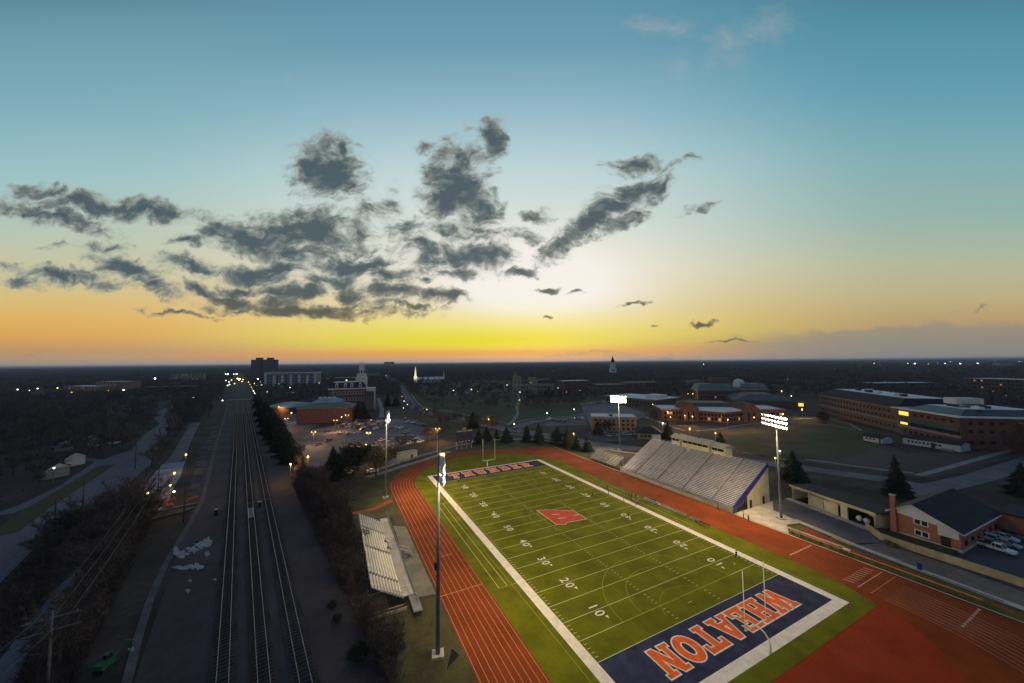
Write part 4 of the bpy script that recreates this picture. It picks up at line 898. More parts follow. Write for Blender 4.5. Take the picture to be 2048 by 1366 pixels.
class B:
    """building in its own frame: x along the front from A to B, y away from the viewer"""
    def __init__(s, name, label, A, Bp, cat='building', ytop=None, h=None, group=None, off=0.0):
        a = Vector(G(*A)); b = Vector(G(*Bp)); d = b-a; s.W = d.length; s.rz = math.atan2(d.y, d.x)
        s.t = thing(name, label, cat, (a.x, a.y, 0), s.rz, group); s.h = h if h else Zt(a.x, a.y, ytop); s.a = a; s.d = d.normalized(); s.n = Vector((-s.d.y, s.d.x))
        s.wall = None
    def excl(s, x0, y0, x1, y1, m=3, front=14):
        EXCL.append([s.a+s.d*x+s.n*y for x, y in ((x0-m,y0-front),(x1+m,y0-front),(x1+m,y1+m),(x0-m,y1+m))])
    def block(s, x0, y0, x1, y1, z0, z1, m_, name='wall'):
        o = MB().prism([(x0,y0),(x1,y0),(x1,y1),(x0,y1)], z0, z1).build(name, m_, s.t); s.excl(x0, y0, x1, y1)
        if name == 'wall' : s.wall = o
        return o
    def flat(s, x0, y0, x1, y1, z, m_, edge=.5, tm=None, par=.6):
        o = MB().prism([(x0-edge,y0-edge),(x1+edge,y0-edge),(x1+edge,y1+edge),(x0-edge,y1+edge)], z+.01, z+par*.5).build('roof', m_, s.t)
        if tm: 
            e = MB()
            for q in ([(x0-edge,y0-edge-.1),(x1+edge,y0-edge-.1),(x1+edge,y0-edge+.35),(x0-edge,y0-edge+.35)], [(x0-edge,y1+edge-.35),(x1+edge,y1+edge-.35),(x1+edge,y1+edge+.1),(x0-edge,y1+edge+.1)],
                      [(x0-edge-.1,y0-edge+.36),(x0-edge+.35,y0-edge+.36),(x0-edge+.35,y1+edge-.36),(x0-edge-.1,y1+edge-.36)], [(x1+edge-.35,y0-edge+.36),(x1+edge+.1,y0-edge+.36),(x1+edge+.1,y1+edge-.36),(x1+edge-.35,y1+edge-.36)]):
                e.prism(q, z-.1, z+par)
            e.build('parapet', tm, o)
        return o
    def hip(s, x0, y0, x1, y1, z, rise, inset, m_, e=.7, top=None, insety=None, name='roof'):
        iy = insety if insety is not None else inset
        X0, Y0, X1, Y1 = x0-e, y0-e, x1+e, y1+e; a, b, c, d = X0+inset, Y0+iy, X1-inset, Y1-iy
        vs = [(X0,Y0,z),(X1,Y0,z),(X1,Y1,z),(X0,Y1,z),(a,b,z+rise),(c,b,z+rise),(c,d,z+rise),(a,d,z+rise),(X0,Y0,z-.25),(X1,Y0,z-.25),(X1,Y1,z-.25),(X0,Y1,z-.25)]
        fs = [(0,1,5,4),(1,2,6,5),(2,3,7,6),(3,0,4,7),(8,9,1,0),(9,10,2,1),(10,11,3,2),(11,8,0,3),(11,10,9,8)]
        o = MB().add(vs, fs+([] if top else [(4,5,6,7)])).build(name, m_, s.t)
        if top: MB().prism([(a,b),(c,b),(c,d),(a,d)], z+rise-.05, z+rise+.12).build('roof_deck', top, o)
        return o
    def gable(s, x0, y0, x1, y1, z, rise, m_, mw, e=.5, axis='x'):
        if axis == 'x':
            ym = (y0+y1)/2; vs = [(x0-e,y0-e,z),(x1+e,y0-e,z),(x1+e,ym,z+rise),(x0-e,ym,z+rise),(x1+e,y1+e,z),(x0-e,y1+e,z)]; vs += [(a, b, c-.2) for a, b, c in vs]
            gv = [(x0,y0,z),(x0,y1,z),(x0,ym,z+rise-.3),(x1,y0,z),(x1,y1,z),(x1,ym,z+rise-.3)]
        else:
            xm = (x0+x1)/2; vs = [(x0-e,y0-e,z),(x0-e,y1+e,z),(xm,y1+e,z+rise),(xm,y0-e,z+rise),(x1+e,y1+e,z),(x1+e,y0-e,z)]; vs += [(a, b, c-.2) for a, b, c in vs]
            gv = [(x0,y0,z),(x1,y0,z),(xm,y0,z+rise-.3),(x0,y1,z),(x1,y1,z),(xm,y1,z+rise-.3)]
        o = MB().add(vs, [(0,1,2,3),(3,2,4,5),(6,9,8,7),(9,11,10,8),(0,6,7,1),(5,4,10,11),(0,3,9,6),(3,5,11,9),(1,7,8,2),(2,8,10,4)]).build('roof', m_, s.t)
        MB().add(gv, [(0,1,2),(3,5,4)]).build('gable', mw, s.t); return o
    def wins(s, x0, x1, n, zs, w_, h_, m_, y=0.0, parent=None, frame=None, lit=None):
        for z in zs:
            for k in range(n):
                x = x0+(x1-x0)*(k+.5)/n
                if frame:
                    f = bpy.data.objects.new('window', wmesh(w_+.5, h_+.5, frame)); C.objects.link(f); f.parent = parent or s.t; f.location = (x, y-.0, z)
                    o = bpy.data.objects.new('pane', wmesh(w_, h_, m_)); C.objects.link(o); o.parent = f; o.location = (0, -.04, 0)
                else:
                    mm = lit if (lit and random.random() < .06) else m_
                    o = bpy.data.objects.new('window', wmesh(w_, h_, mm)); C.objects.link(o); o.parent = parent or s.t; o.location = (x, y-.01, z)
    def winside(s, x, y0, y1, n, zs, w_, h_, m_, lit=None):
        for z in zs:
            for k in range(n):
                o = bpy.data.objects.new('window', wmesh(w_, h_, (lit if (lit and random.random() < .15) else m_))); C.objects.link(o); o.parent = s.t
                o.location = (x, y0+(y1-y0)*(k+.5)/n, z); o.rotation_euler.z = PI/2
# --- brick hall with mansard roof and white tower
b = B('admin_hall', 'tall red brick hall with dark mansard roof and white stepped tower', (657,826), (732,822), ytop=780)
W_ = b.W; H = b.h; D = 26
b.block(0, 0, W_, D, 0, H, m_br)
b.block(-.8, -.8, W_+.8, D+.8, H+.02, H+1.3, m_wtrim, 'cornice')
b.hip(0, 0, W_, D, H+1.35, 5.2, 3.2, m_slate, .2, m_memb)
b.wins(2, W_-2, 12, (H*.84,), 1.3, 2.6, m_glass, 0, None, m_wtrim); b.wins(2, W_-2, 12, (H*.56,), 1.3, 2.6, m_glass, 0, None, m_wtrim); b.wins(2, W_-2, 10, (H*.3,), 1.2, 2.2, m_glass)
for x in (.2,.43,.6,.83):
    dm = MB().box((W_*x, 1.2, H+3.6), (2.3, 2.6, 3.0)).tube([(W_*x,-.15,H+5.0),(W_*x,2.5,H+5.0)], 1.15, 12).build('dormer', m_wtrim, b.t)
    MB().box((W_*x,-.14,H+3.7), (1.1,.1,2.0)).build('dormer_pane', m_glass, dm)
xt = W_*.86; yt = 9; zt = H+6.4
tw = MB().prism([(xt-5.2,yt-5.2),(xt+5.2,yt-5.2),(xt+5.2,yt+5.2),(xt-5.2,yt+5.2)], zt-3, zt+3.6).build('tower', m_wtrim, b.t)
MB().box((xt,yt,zt+3.8), (11.4,11.4,.5)).build('tower_ledge', m_wtrim, tw)
def octa(cx_, cy_, r0, r1, z0, z1, n=8): return MB().tube([(cx_,cy_,z0),(cx_,cy_,z1)], [r0, r1], n)
octa(xt,yt,4.8,4.3,zt+4.05,zt+7.6).build('tower_stage', m_wtrim, tw); octa(xt,yt,4.9,4.9,zt+7.61,zt+8.0).build('tower_ledge', m_wtrim, tw)
octa(xt,yt,3.5,3.1,zt+8.01,zt+12.4).build('tower_stage', m_wtrim, tw); octa(xt,yt,2.3,2.0,zt+12.41,zt+16.0).build('belfry', m_wtrim, tw)
MB().ball((xt,yt,zt+16.0), 2.2, 12, 8, 1.1).build('dome', m_wtrim, tw, True); octa(xt,yt,.5,.05,zt+18,zt+22).build('finial', m_wtrim, tw)
for a in range(8):
    q = a*PI/4; MB().box((xt+3.45*math.cos(q), yt+3.45*math.sin(q), zt+10), (.1,1.2,2.6), q).build('tower_opening', m_glass, tw)
pr = MB().prism([(W_+.01,2),(W_+8.5,2),(W_+8.5,20),(W_+.01,20)], H-2.6, H+.4).build('portico_roof', m_wtrim, b.t)
for y in (2.9, 8.3, 13.7, 19.1): MB().tube([(W_+7.6,y,0),(W_+7.6,y,H-2.6)], [.8,.65], 10).build('column', m_wtrim, b.t, True)
lamp(693, 760.5, 28, 'y', 'bright yellow lamp shining on the flat roof of the brick hall', .7)
# --- long low brick wing with green roof
b = B('brick_gymnasium', 'long low brick wing with dark green hipped roof behind the car park', (593,848), (704,844), ytop=818)
W_ = b.W; H = b.h; D = 20
b.block(0, 0, W_, D, 0, H, m_br); b.block(-.4,-.4,W_+.4,D+.4,H+.01,H+.7,m_walk,'fascia'); b.hip(0,0,W_,D,H+.72,2.4,8,m_green,.6,m_green,8)
b.block(W_*.04, D+.1, W_*.55, D+28, 0, H+1.2, m_br, 'rear_wing'); b.hip(W_*.04, D+.1, W_*.55, D+28, H+1.25, 3.4, 4, m_teal, .4, m_teal, 10)
for k in range(4): MB().box((W_*(.14+.09*k), D+14, H+5.2), (2.4,2,1.1)).build('rooftop_unit', m_memb, b.t)
# --- workshop with pale sloping roof by the tracks
b = B('workshop', 'low brick workshop with pale blue grey roof beside the railway hedge', (532,826), (578,829), h=6.0)
b.block(0,0,b.W,34,0,6,m_br2); b.hip(0,0,b.W,34,6.02,2.6,6,m_teal,.6,None,12); MB().box((b.W*.72,10,8.2),(.4,20,.5)).build('ridge_flashing', m_memb, b.t); MB().box((b.W*.3,-.05,2.2),(5,.1,3.6)).build('garage_door', m_dark, b.t)
# --- long mid-rise block in town
b = B('apartment_block', 'long grey mid-rise block with white roof line below the twin towers', (529,775), (634,773), ytop=747)
W_ = b.W; H = b.h; b.block(0,0,W_,22,0,H,m_greyc); b.flat(0,0,W_,22,H,m_memb,.8,m_wtrim,1.6); b.wins(3,W_-3,16,(H*.2,H*.4,H*.6,H*.8),3.4,2.6,m_glass)
for k in (0,.17,.33,.5,.67,.83,.985): MB().box((2+k*(W_-4),-1.2,H*.42 if .1<k<.9 else H*.5),(4.2,2.2,H*.84 if .1<k<.9 else H)).build('stair_bay', m_wtrim, b.t)
# --- twin high-rise
for (x0, x1, yt_, lb) in ((501,521,720,'left tower of the twin high-rise flats on the horizon'),(523,543,720,'right tower of the twin high-rise flats on the horizon')):
    b = B('high_rise', lb, (x0,759), (x1,759), ytop=yt_); W_ = b.W; H = b.h
    b.block(0,0,W_,24,0,H,mat('tower_concrete', (.10,.105,.12), .85, .2, .05)); b.flat(0,0,W_,24,H,m_slate,.3,m_greyc,1.0); b.block(W_*.3,6,W_*.72,18,H+.3,H+7,mat('tower_concrete', (.1,.1,.1)),'plant_room')
    b.wins(2,W_-2,6,[H*(.08+.088*k) for k in range(10)],2.6,2.4,m_glass)
# --- church with two white spires
b = B('spired_church', 'white church hall with a lit spire at each end in the woods', (832,766), (889,764), 'church', h=9)
W_ = b.W; b.block(2,0,W_-2,14,0,8,m_wtrim); b.gable(2,0,W_-2,14,8.01,5,m_memb,m_wtrim)
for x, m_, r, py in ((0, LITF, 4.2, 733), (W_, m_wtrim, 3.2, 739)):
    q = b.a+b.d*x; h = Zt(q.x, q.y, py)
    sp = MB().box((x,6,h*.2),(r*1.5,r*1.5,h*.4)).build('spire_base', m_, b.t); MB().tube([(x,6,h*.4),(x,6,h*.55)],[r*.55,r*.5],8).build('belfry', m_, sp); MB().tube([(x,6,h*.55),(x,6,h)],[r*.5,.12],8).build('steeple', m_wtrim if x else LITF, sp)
# --- more town buildings left of centre: (A, B, ytop, depth, wall, roof, label)
for i, (A, Bp, yt_, D, mw, mr, nw, lb) in enumerate([
    ((669,764),(717,763),756,30,m_br2,m_memb,8,'long low building with thin white roof line behind the brick hall'),
    ((731,758),(760,757),748,20,m_greyc,m_memb,7,'pale grey office block right of the white tower'),
    ((564,797),(590,796),787,14,m_br2,m_memb,4,'small brown building with pale roof in front of the grey block'),
    ((127,790),(190,791),773,26,m_br3,m_memb,9,'orange lit shop building with white canopy beyond the woods, left half'),
    ((190,788),(247,788),764,24,m_br3,m_memb,8,'shop building with bright white roof edge beyond the woods'),
    ((340,766),(408,764),749,26,m_lime,m_memb,10,'cream two storey block among trees left of the railway'),
    ((290,786),(386,783),775,16,m_slate,m_greyc,12,'row of low dark garages with pale roof edge left of the railway'),
    ((1128,786),(1182,784),763,24,m_br,m_memb,9,'red brick block with flat white roof right of the castle-like hall'),
    ((1197,790),(1250,789),770,22,m_br2,m_slate,9,'brown brick dormitory under the steeple'),
    ((1252,788),(1312,787),766,22,m_br2,m_slate,9,'brown brick dormitory right of the steeple'),
    ((1932,790),(2060,798),757,30,m_br2,m_memb,16,'wide brown brick block with pale roof near the right edge'),
    ((1745,780),(1870,779),767,20,m_slate,m_memb,10,'long low dark building behind the science building roof'),
    ((1385,775),(1410,774),762,16,m_greyc,m_slate,4,'small grey building before the wooded skyline'),
    ((2000,735),(2030,735),727,60,m_greyc,m_memb,6,'pale warehouse far off near the right horizon'),
    ((1900,733.5),(1945,733.5),728,60,m_greyc,m_memb,8,'long pale warehouse among the distant lights'),
    ((768,731.5),(784,731.5),724,50,m_slate,m_slate,4,'dark block standing on the horizon left of the spires'),
    ((1640,800),(1662,803),788,14,m_br2,m_slate,4,'low brick annex left of the science building')]):
    b = B('campus_block' if i > 6 else 'town_block', lb, A, Bp, ytop=yt_); W_ = b.W; H = b.h
    b.block(0,0,W_,D,0,H,mw); b.flat(0,0,W_,D,H,mr,.5,m_walk,.7)
    fl = max(1, int(H/3.6)); b.wins(1,W_-1,nw,[H*(k+.55)/fl for k in range(fl)],min(2.2,W_/nw*.5),1.5,m_glass,0,None,None,LITD)
# --- castle-like limestone hall
b = B('castle_hall', 'castle-like limestone hall with square towers on the campus hill', (1026,790), (1108,789), ytop=766)
W_ = b.W; H = b.h; s_ = W_/82
b.block(16*s_,3,32*s_,20,0,H*.92,m_lime); b.block(48*s_,3,W_,20,0,H*.95,m_lime,'wing')
for x0, x1, k, y0 in ((0,17,1.62,0),(32,48,1.5,-1.5)):
    o = b.block(x0*s_,y0,x1*s_,16,0,H*k*.92,m_lime,'tower'); e = MB(); n = 5
    for j in range(n):
        e.box((x0*s_+(j+.5)*(x1-x0)*s_/n, y0+.4, H*k*.92+.7), ((x1-x0)*s_/n*.55,.8,1.4)); e.box((x0*s_+(j+.5)*(x1-x0)*s_/n, 15.6, H*k*.92+.7), ((x1-x0)*s_/n*.55,.8,1.4))
    e.build('battlement', m_lime, o)
    b.wins(x0*s_+1,x1*s_-1,2,(H*.35,H*.7,H*1.05),1.1,2.4,m_glass,y0)
b.block(3*s_,3,8*s_,8,H*1.49+.0,H*1.95,m_lime,'turret')
b.hip(48*s_,3,W_,20,H*.96,5,5,m_slate,.4); b.hip(16*s_,3,32*s_,20,H*.93,4,5,m_slate,.1)
b.wins(49*s_,W_-1,8,(H*.25,H*.62),1.2,3.2,m_glass,3); b.wins(17*s_,31*s_,3,(H*.25,H*.62),1.4,2.8,m_glass,3)
# --- distant steeple
b = B('steepled_chapel', 'tall white belfry with dark pointed steeple on the skyline', (1221,772), (1234,772), 'chapel', ytop=745)
W_ = b.W; H = b.h; b.block(0,0,W_,W_,0,H,m_br2)
def H2(y): return Zt(b.a.x, b.a.y, y)
b.block(W_*.02,W_*.02,W_*.98,W_*.98,H+.01,H2(736),m_wtrim,'belfry'); b.block(W_*.15,W_*.15,W_*.85,W_*.85,H2(736)+.01,H2(725),m_wtrim,'belfry_stage')
MB().tube([(W_/2,W_/2,H2(725)),(W_/2,W_/2,H2(711.5))],[W_*.36,.1],8).build('steeple', m_slate, b.t); b.wins(W_*.2,W_*.8,3,((H+H2(736))/2,),W_*.13,3,m_glass,0)
# --- flat roofed hall at the middle right, tan block, small house
b = B('assembly_hall', 'brick hall with broad white flat roof right behind the far right mast', (1209,803), (1312,814), ytop=792)
W_ = b.W; H = b.h; b.block(0,0,W_,46,0,H,m_br2); b.flat(0,0,W_,46,H,m_memb,.6,m_walk,.8); b.block(W_*.62,20,W_*.86,34,H+.5,H+3.5,m_memb,'roof_lantern'); b.wins(2,W_-2,14,(H*.5,),1.6,2.0,m_glass)
b = B('tan_block', 'tan brick flat roofed block left of the grandstand', (1184,862), (1274,864), ytop=835)
W_ = b.W; H = b.h; b.block(0,0,W_,17,0,H,m_br3); b.flat(0,0,W_,17,H,m_memb,.5,m_walk,.8); b.wins(1,W_-1,9,(H*.2,H*.5,H*.8),1.5,1.4,m_glass); MB().box((W_*.45,6,H+.9),(2.4,2,1.2)).build('roof_unit', m_slate, b.t)
b = B('tan_house', 'tan house with dark hipped roof behind the top of the grandstand', (1276,878), (1322,880), 'house', h=3.6)
W_ = b.W; b.block(0,0,W_,14,0,3.6,m_br3); b.hip(0,0,W_,14,3.62,3.0,5,m_dark,.7); b.wins(1,W_-1,5,(1.9,),1.4,1.2,m_glass); b.block(W_*.62,-3.2,W_*.95,-.02,0,3.0,m_wtrim,'porch')
# --- residence with grey mansard roof
b = B('residence_hall', 'long residence hall with pale grey mansard roof and central dome', (1397,800), (1545,800), ytop=781)
W_ = b.W; H = b.h; b.block(0,0,W_*.5,20,0,H,m_br2); b.block(W_*.5+.02,6,W_,26,0,H,m_br2,'wing'); mr_ = mat('grey_mansard', (.16,.19,.20), .6, .25, .1)
b.hip(0,0,W_*.5,20,H+.05,7.2,3.6,mr_,.6,m_slate); b.hip(W_*.5+1.2,6,W_,26,H+.05,7.0,3.6,mr_,.5,m_slate)
b.wins(3,W_*.48,13,(H+2.6,),1.8,2.2,m_glass,.9,None,m_wtrim); b.wins(W_*.52,W_-3,13,(H+2.6,),1.8,2.2,m_glass,6.9,None,m_wtrim)
b.wins(2,W_*.48,14,(H*.3,H*.72),1.6,2.0,m_glass,0,None,None,LITD); b.wins(W_*.52,W_-2,14,(H*.3,H*.72),1.6,2.0,m_glass,6,None,None,LITD)
MB().ball((W_*.66,16,H+7.4),6.0,14,8,.85).build('dome', m_memb, b.t, True); MB().ball((W_*.52,-1,H+5.4),4.0,12,8,.9).build('small_dome', m_wtrim, b.t, True)
b.block(W_*.32,22,W_*.58,34,H,H+13,m_br2,'rear_block')
# --- angular brick hall with three pale roofs
b = B('angular_hall', 'large angular brick hall with gable towers and three pale flat roofs', (1326,842), (1578,846), ytop=817)
W_ = b.W; H = b.h
b.block(0,4,W_*.2,30,0,H*.86,m_br); b.flat(0,4,W_*.2,30,H*.86,m_memb,.5,m_walk,.8)
b.block(W_*.74,4,W_,30,0,H*.92,m_br,'right_wing'); b.flat(W_*.77,4,W_,30,H*.92,m_memb,.5,m_walk,.8)
x0, x1 = W_*.27, W_*.68; xm = (x0+x1)/2
cen = MB().prism([(x0,4),(xm,-7),(x1,4),(x1,18),(x0,18)], 0, H*.86).build('central_block', m_br, b.t); MB().prism([(x0-.6,3.4),(xm,-8),(x1+.6,3.4),(x1+.6,18),(x0-.6,18)], H*.86+.01, H*.86+.7).build('central_roof', m_memb, b.t)
MB().add([(x0-3,18.1,H*.87),(x1+3,18.1,H*.87),(x1,26,H*1.18),(x0,26,H*1.18),(x0,44,H*1.18),(x1,44,H*1.18),(x0-3,46,H*.6),(x1+3,46,H*.6)],[(0,1,2,3),(3,2,5,4),(4,5,7,6),(0,3,4,6),(1,7,5,2)]).build('rear_roof', m_slate, b.t)
MB().prism([(x0-3,18.2),(x1+3,18.2),(x1+3,45.8),(x0-3,45.8)],0,H*.6).build('rear_block', m_br2, b.t)
for xa in (W_*.235, W_*.715):
    a_, c_ = xa-5.5, xa+5.5; o = MB().prism([(a_,0),(c_,0),(c_,22),(a_,22)],0,H*.98).build('gable_tower', m_br, b.t)
    st_ = MB()
    for j in range(4): st_.prism([(a_+j*1.3,.05),(c_-j*1.3,.05),(c_-j*1.3,21.9),(a_+j*1.3,21.9)],H*.98+.01+j*1.1,H*.98+(j+1)*1.1)
    st_.build('stepped_gable', m_br2, o); b.wins(a_+2,c_-2,2,(H*.45,),1.4,6.0,m_glass,0,o)
b.wins(2,W_*.19,7,(H*.25,H*.6),1.6,1.9,m_glass,4,None,None,LITD); b.wins(W_*.77,W_-2,9,(H*.25,H*.6),1.6,1.9,m_glass,4,None,None,LITD)
dl = Vector((xm-x0,-11)); 
for k in range(9):
    for side in (0,1):
        s = (k+.5)/9; p_ = (x0+(xm-x0)*s, 4-11*s) if side == 0 else (x1+(xm-x1)*s, 4-11*s); an = math.atan2(-11, xm-x0)*(1 if side == 0 else -1)
        for z in (H*.25, H*.58):
            o = bpy.data.objects.new('window', wmesh(1.7, 2.0, LITD if random.random() < .1 else m_glass)); C.objects.link(o); o.parent = cen; o.location = (p_[0], p_[1]-.03, z); o.rotation_euler.z = an
b.excl(0,-7,W_,46,2,6)
# --- gymnasium with grey roof behind it
b = B('gymnasium', 'wide gymnasium with dull grey roof behind the angular brick hall', (1470,812), (1592,816), ytop=800)
W_ = b.W; H = b.h; b.block(0,0,W_,60,0,H,m_br2); b.hip(0,0,W_,60,H+.02,5,16,mat('dull_grey_roof', (.07,.085,.10), .7, .25, .1),.5); b.block(W_+.1,2,W_+9,16,0,5,m_br,'entrance'); MB().box((W_+4.5,1.9,3),(4,.1,3)).build('lit_entrance', LIT, b.t)
# --- science building
A = Vector(G(1640,822)); Bq = Vector(G(1798,862)); b = B('science_building', 'long science building of red brick with white rimmed roofs and lit corner windows', (1640,824), (1800,866), ytop=788)
W_ = b.W; H = b.h
b.block(0,0,W_,38,0,H,m_br2); MB().box((W_/2,-.12,H*.42),(W_,.25,.5)).build('stone_band', m_walk, b.t); MB().box((W_/2,-.12,H*.97),(W_,.25,.6)).build('stone_band', m_walk, b.t)
b.hip(0,0,W_,38,H+.03,5.0,9,m_dark,.7,m_memb,9); b.wins(3,W_-3,22,(H*.2,H*.56,H*.8),1.8,1.5,m_glass,0,None,None,None); b.winside(0,1,30,4,(H*.8,),1.8,1.6,m_glass,LIT)
for k in range(7): MB().box((W_*(.25+.09*k),16+3*math.sin(k*2),H+6.1),(3+k%3,2.5,1.6)).build('rooftop_unit', m_memb if k % 2 else m_slate, b.t)
q0 = Vector(G(1800,866)); q1 = Vector(G(1925,893)); b = B('science_wing', 'front wing of the science building with teal glazing and two lit window bays', (1800,868), (1924,897), ytop=816)
W_ = b.W; H = b.h
b.block(0,0,W_,46,0,H,m_br); b.flat(0,0,W_,46,H,m_memb,2.2,m_memb,.5); b.hip(3,3,W_-3,43,H+.55,2.6,5,m_green,.2,m_memb,6); b.block(W_*.3,14,W_*.5,26,H+4.6,H+7.8,m_wtrim,'rotunda')
for k in range(6): MB().box((W_*(.22+.11*k),20+6*math.sin(k*2.3),H+3.9),(2.5+k%3,2.2,1.3)).build('rooftop_unit', m_memb if k % 2 else m_slate, b.t)
MB().prism([(W_*.42,16),(W_*.62,16),(W_*.62,24),(W_*.42,24)],H+4.55+.15,H+4.9).build('roof_well', m_slate, b.t)
MB().box((W_*.5,-.2,H*.60),(W_*.96,.5,H*.15)).build('glazing_band', m_gl2, b.t); MB().box((W_*.5,-.2,H*.46),(W_*.96,.45,H*.12)).build('window_strip', m_glass, b.t)
MB().box((W_*.5,-.35,H*.37),(W_+.6,.7,.7)).build('stone_ledge', m_walk, b.t); MB().box((W_*.5,-.3,H*.33),(W_+.4,.6,.4)).build('stone_ledge', m_walk, b.t)
MB().box((W_*.11,-.32,H*.83),(W_*.17,.3,H*.14)).build('lit_window', LIT, b.t); MB().box((W_*.115,-.5,H*.46),(W_*.13,.3,H*.08)).build('lit_window', LIT, b.t)
b.wins(W_*.25,W_-2,6,(H*.83,),2.0,1.5,m_glass); b.wins(2,W_-2,9,(H*.16,),1.8,1.8,m_glass); b.winside(W_,2,19,4,(H*.2,H*.56,H*.8),1.8,1.5,m_glass)
b.block(W_+.05,24,W_+7,44,0,H*.84,m_br,'east_wing'); b.flat(W_+.05,24,W_+7,44,H*.84,m_memb,.7,m_walk,.7); b.wins(W_+1,W_+6,1,(H*.2,H*.6),1.8,1.6,m_glass,24,None,None,LIT)
# --- white mobile classrooms
for A_, B_, D, H, lb, n in (((1727,882),(1764,889),7,3.0,'small white mobile classroom at the edge of the ball field',3),((1806,888),(1922,906),9,3.6,'long white mobile classroom block below the science building',9)):
    b = B('mobile_classroom', lb, A_, B_, h=H); W_ = b.W
    b.block(0,0,W_,D,.3,H,mat('white_siding', (.42,.47,.49), .7, .15, .3)); b.gable(0,0,W_,D,H+.01,1.5,m_dark,m_wtrim,.4); b.wins(W_*.08,W_*.7,n,(2.0,),.9,.9,m_glass)
    MB().box((W_*.55 if n > 4 else W_*.9,-.08,1.6),(W_*.07,.12,2.5)).build('door', mat('maroon_door', (.05,.03,.04), .7), b.t); MB().box((W_*.8,-.6,.5),(W_*.2,1.0,.9)).build('ramp', m_walk, b.t)

# --- garage by the mast (front faces the track)
t = thing('storage_garage', 'beige storage garage with sliding doors and two open bays beside the mast', 'garage', (96.2, 10.6, 0), math.radians(-13.5))
GLn, Dg, Hg = 22.5, 8.5, 4.2     # local: x towards the viewer's right along the front, -y is the front
t.rotation_euler.z = math.radians(-103.5); t.location = (98.6, 21.0, 0)
g_ = lambda c, d, nm, m_, pr=None: MB().box(c, d).build(nm, m_, pr or t)
m_in = mat('dark_interior', (.03,.022,.016), .95, .3, 1)
wl_ = MB(); 
for c, d in (((.2,4.2,Hg/2-.4),(.4,8.4,Hg-.8)),((GLn-.2,4.2,Hg/2-.4),(.4,8.4,Hg-.8)),((.2,1,Hg/2),(.39,2,Hg-.2)),((GLn-.2,1,Hg/2),(.39,2,Hg-.2)),((GLn/2,8.6,Hg/2-.45),(GLn,.3,Hg-.9)),((GLn/2,.2,Hg-.3),(GLn-.8,.4,.6)),((5.3,.2,(Hg-.6)/2),(.4,.4,Hg-.6)),((15.0,.2,(Hg-.6)/2),(1.7,.4,Hg-.6))): wl_.box(c, d)
wl_.build('wall', m_beige, t)
MB().add([(-.4,-.5,Hg+.05),(GLn+.4,-.5,Hg+.05),(GLn+.4,9.4,Hg-.5),(-.4,9.4,Hg-.5),(-.4,-.5,Hg+.35),(GLn+.4,-.5,Hg+.35),(GLn+.4,9.4,Hg-.2),(-.4,9.4,Hg-.2)],[(3,2,1,0),(4,5,6,7),(0,1,5,4),(1,2,6,5),(2,3,7,6),(3,0,4,7)]).build('roof', m_dark, t)
g_((GLn/2,-.58,Hg+.2),(GLn+.9,.12,.5),'fascia',m_beige); g_((GLn/2,4.3,.09),(GLn-.9,7.9,.04),'floor',m_in); g_((4.9,4.4,2),(.1,8,3.5),'partition',m_in); g_((15.6,4.4,2),(.1,8,3.5),'partition',m_in)
for c in ((7.6,-.02,1.75),(11.6,-.02,1.75)): d_ = g_(c,(3.85,.12,3.4),'sliding_door',m_beige); g_((c[0]-1.4,c[1]-.1,1.2),(.1,.06,.3),'handle',m_black,d_)
g_((GLn/2,-1.2,.10),(GLn+1.5,2.2,.08),'apron',m_conc)
for x in (17.4,19.2): o = MB().ball((x,2.0,.9),.75,10,6).build('stored_tank', m_memb); o.name = 'stored_tank'; o.matrix_world = Matrix.Translation(t.location)@Matrix.Rotation(t.rotation_euler.z,4,'Z'); tag(o, 'round pale tank stored in the right open bay of the garage, %s one' % ('left' if x < 18 else 'right'), 'tank', 'tanks stored in the garage')
EXCL.append([(88,26),(112,26),(112,-6),(88,-6)])
# --- brick house on the right (gable faces the track)
t = thing('brick_house', 'two storey orange brick house with white gable and tall chimney at the right', 'house', (95.6, -3.0, 0), 0)
t.rotation_euler.z = math.radians(-92); Lx = 12.0; He = 5.6; Hp = 8.6; Dh = 26.0
def T_(c, d, nm, m_, pr=None): return MB().box(c, d).build(nm, m_, pr or t)
wp_ = [(0,.55),(Lx,.55),(Lx,He-1.2),(4.3,Hp-.32),(0,He-.30)]
MB().add([(x,0,z) for x, z in wp_]+[(x,Dh,z) for x, z in wp_], [(0,1,2,3,4),(9,8,7,6,5),(1,6,7,2),(5,0,4,9),(2,7,8,3),(3,8,9,4)]).build('wall', m_brh, t); MB().prism([(-.06,-.06),(Lx+.06,-.06),(Lx+.06,Dh+.06),(-.06,Dh+.06)], 0, .75).build('plinth', m_conc, t)
px_ = 4.3
MB().add([(-.0,-.03,He-.0),(Lx,-.03,He-.9),(px_,-.03,Hp-.25),(0,.2,He),(Lx,.2,He-.9),(px_,.2,Hp-.25)],[(0,1,2),(5,4,3)]).build('gable', m_wtrim, t)
MB().add([(-.6,-.6,He-.1),(px_,-.6,Hp),(Lx+.7,-.6,He-1.0),(-.6,Dh+.5,He-.1),(px_,Dh+.5,Hp),(Lx+.7,Dh+.5,He-1.0),(-.6,-.6,He-.35),(px_,-.6,Hp-.25),(Lx+.7,-.6,He-1.25),(-.6,Dh+.5,He-.35),(px_,Dh+.5,Hp-.25),(Lx+.7,Dh+.5,He-1.25)],
    [(0,1,4,3),(1,2,5,4),(6,9,10,7),(7,10,11,8),(0,6,7,1),(1,7,8,2),(3,4,10,9),(4,5,11,10),(0,3,9,6),(2,8,11,5)]).build('roof', m_dark, t)
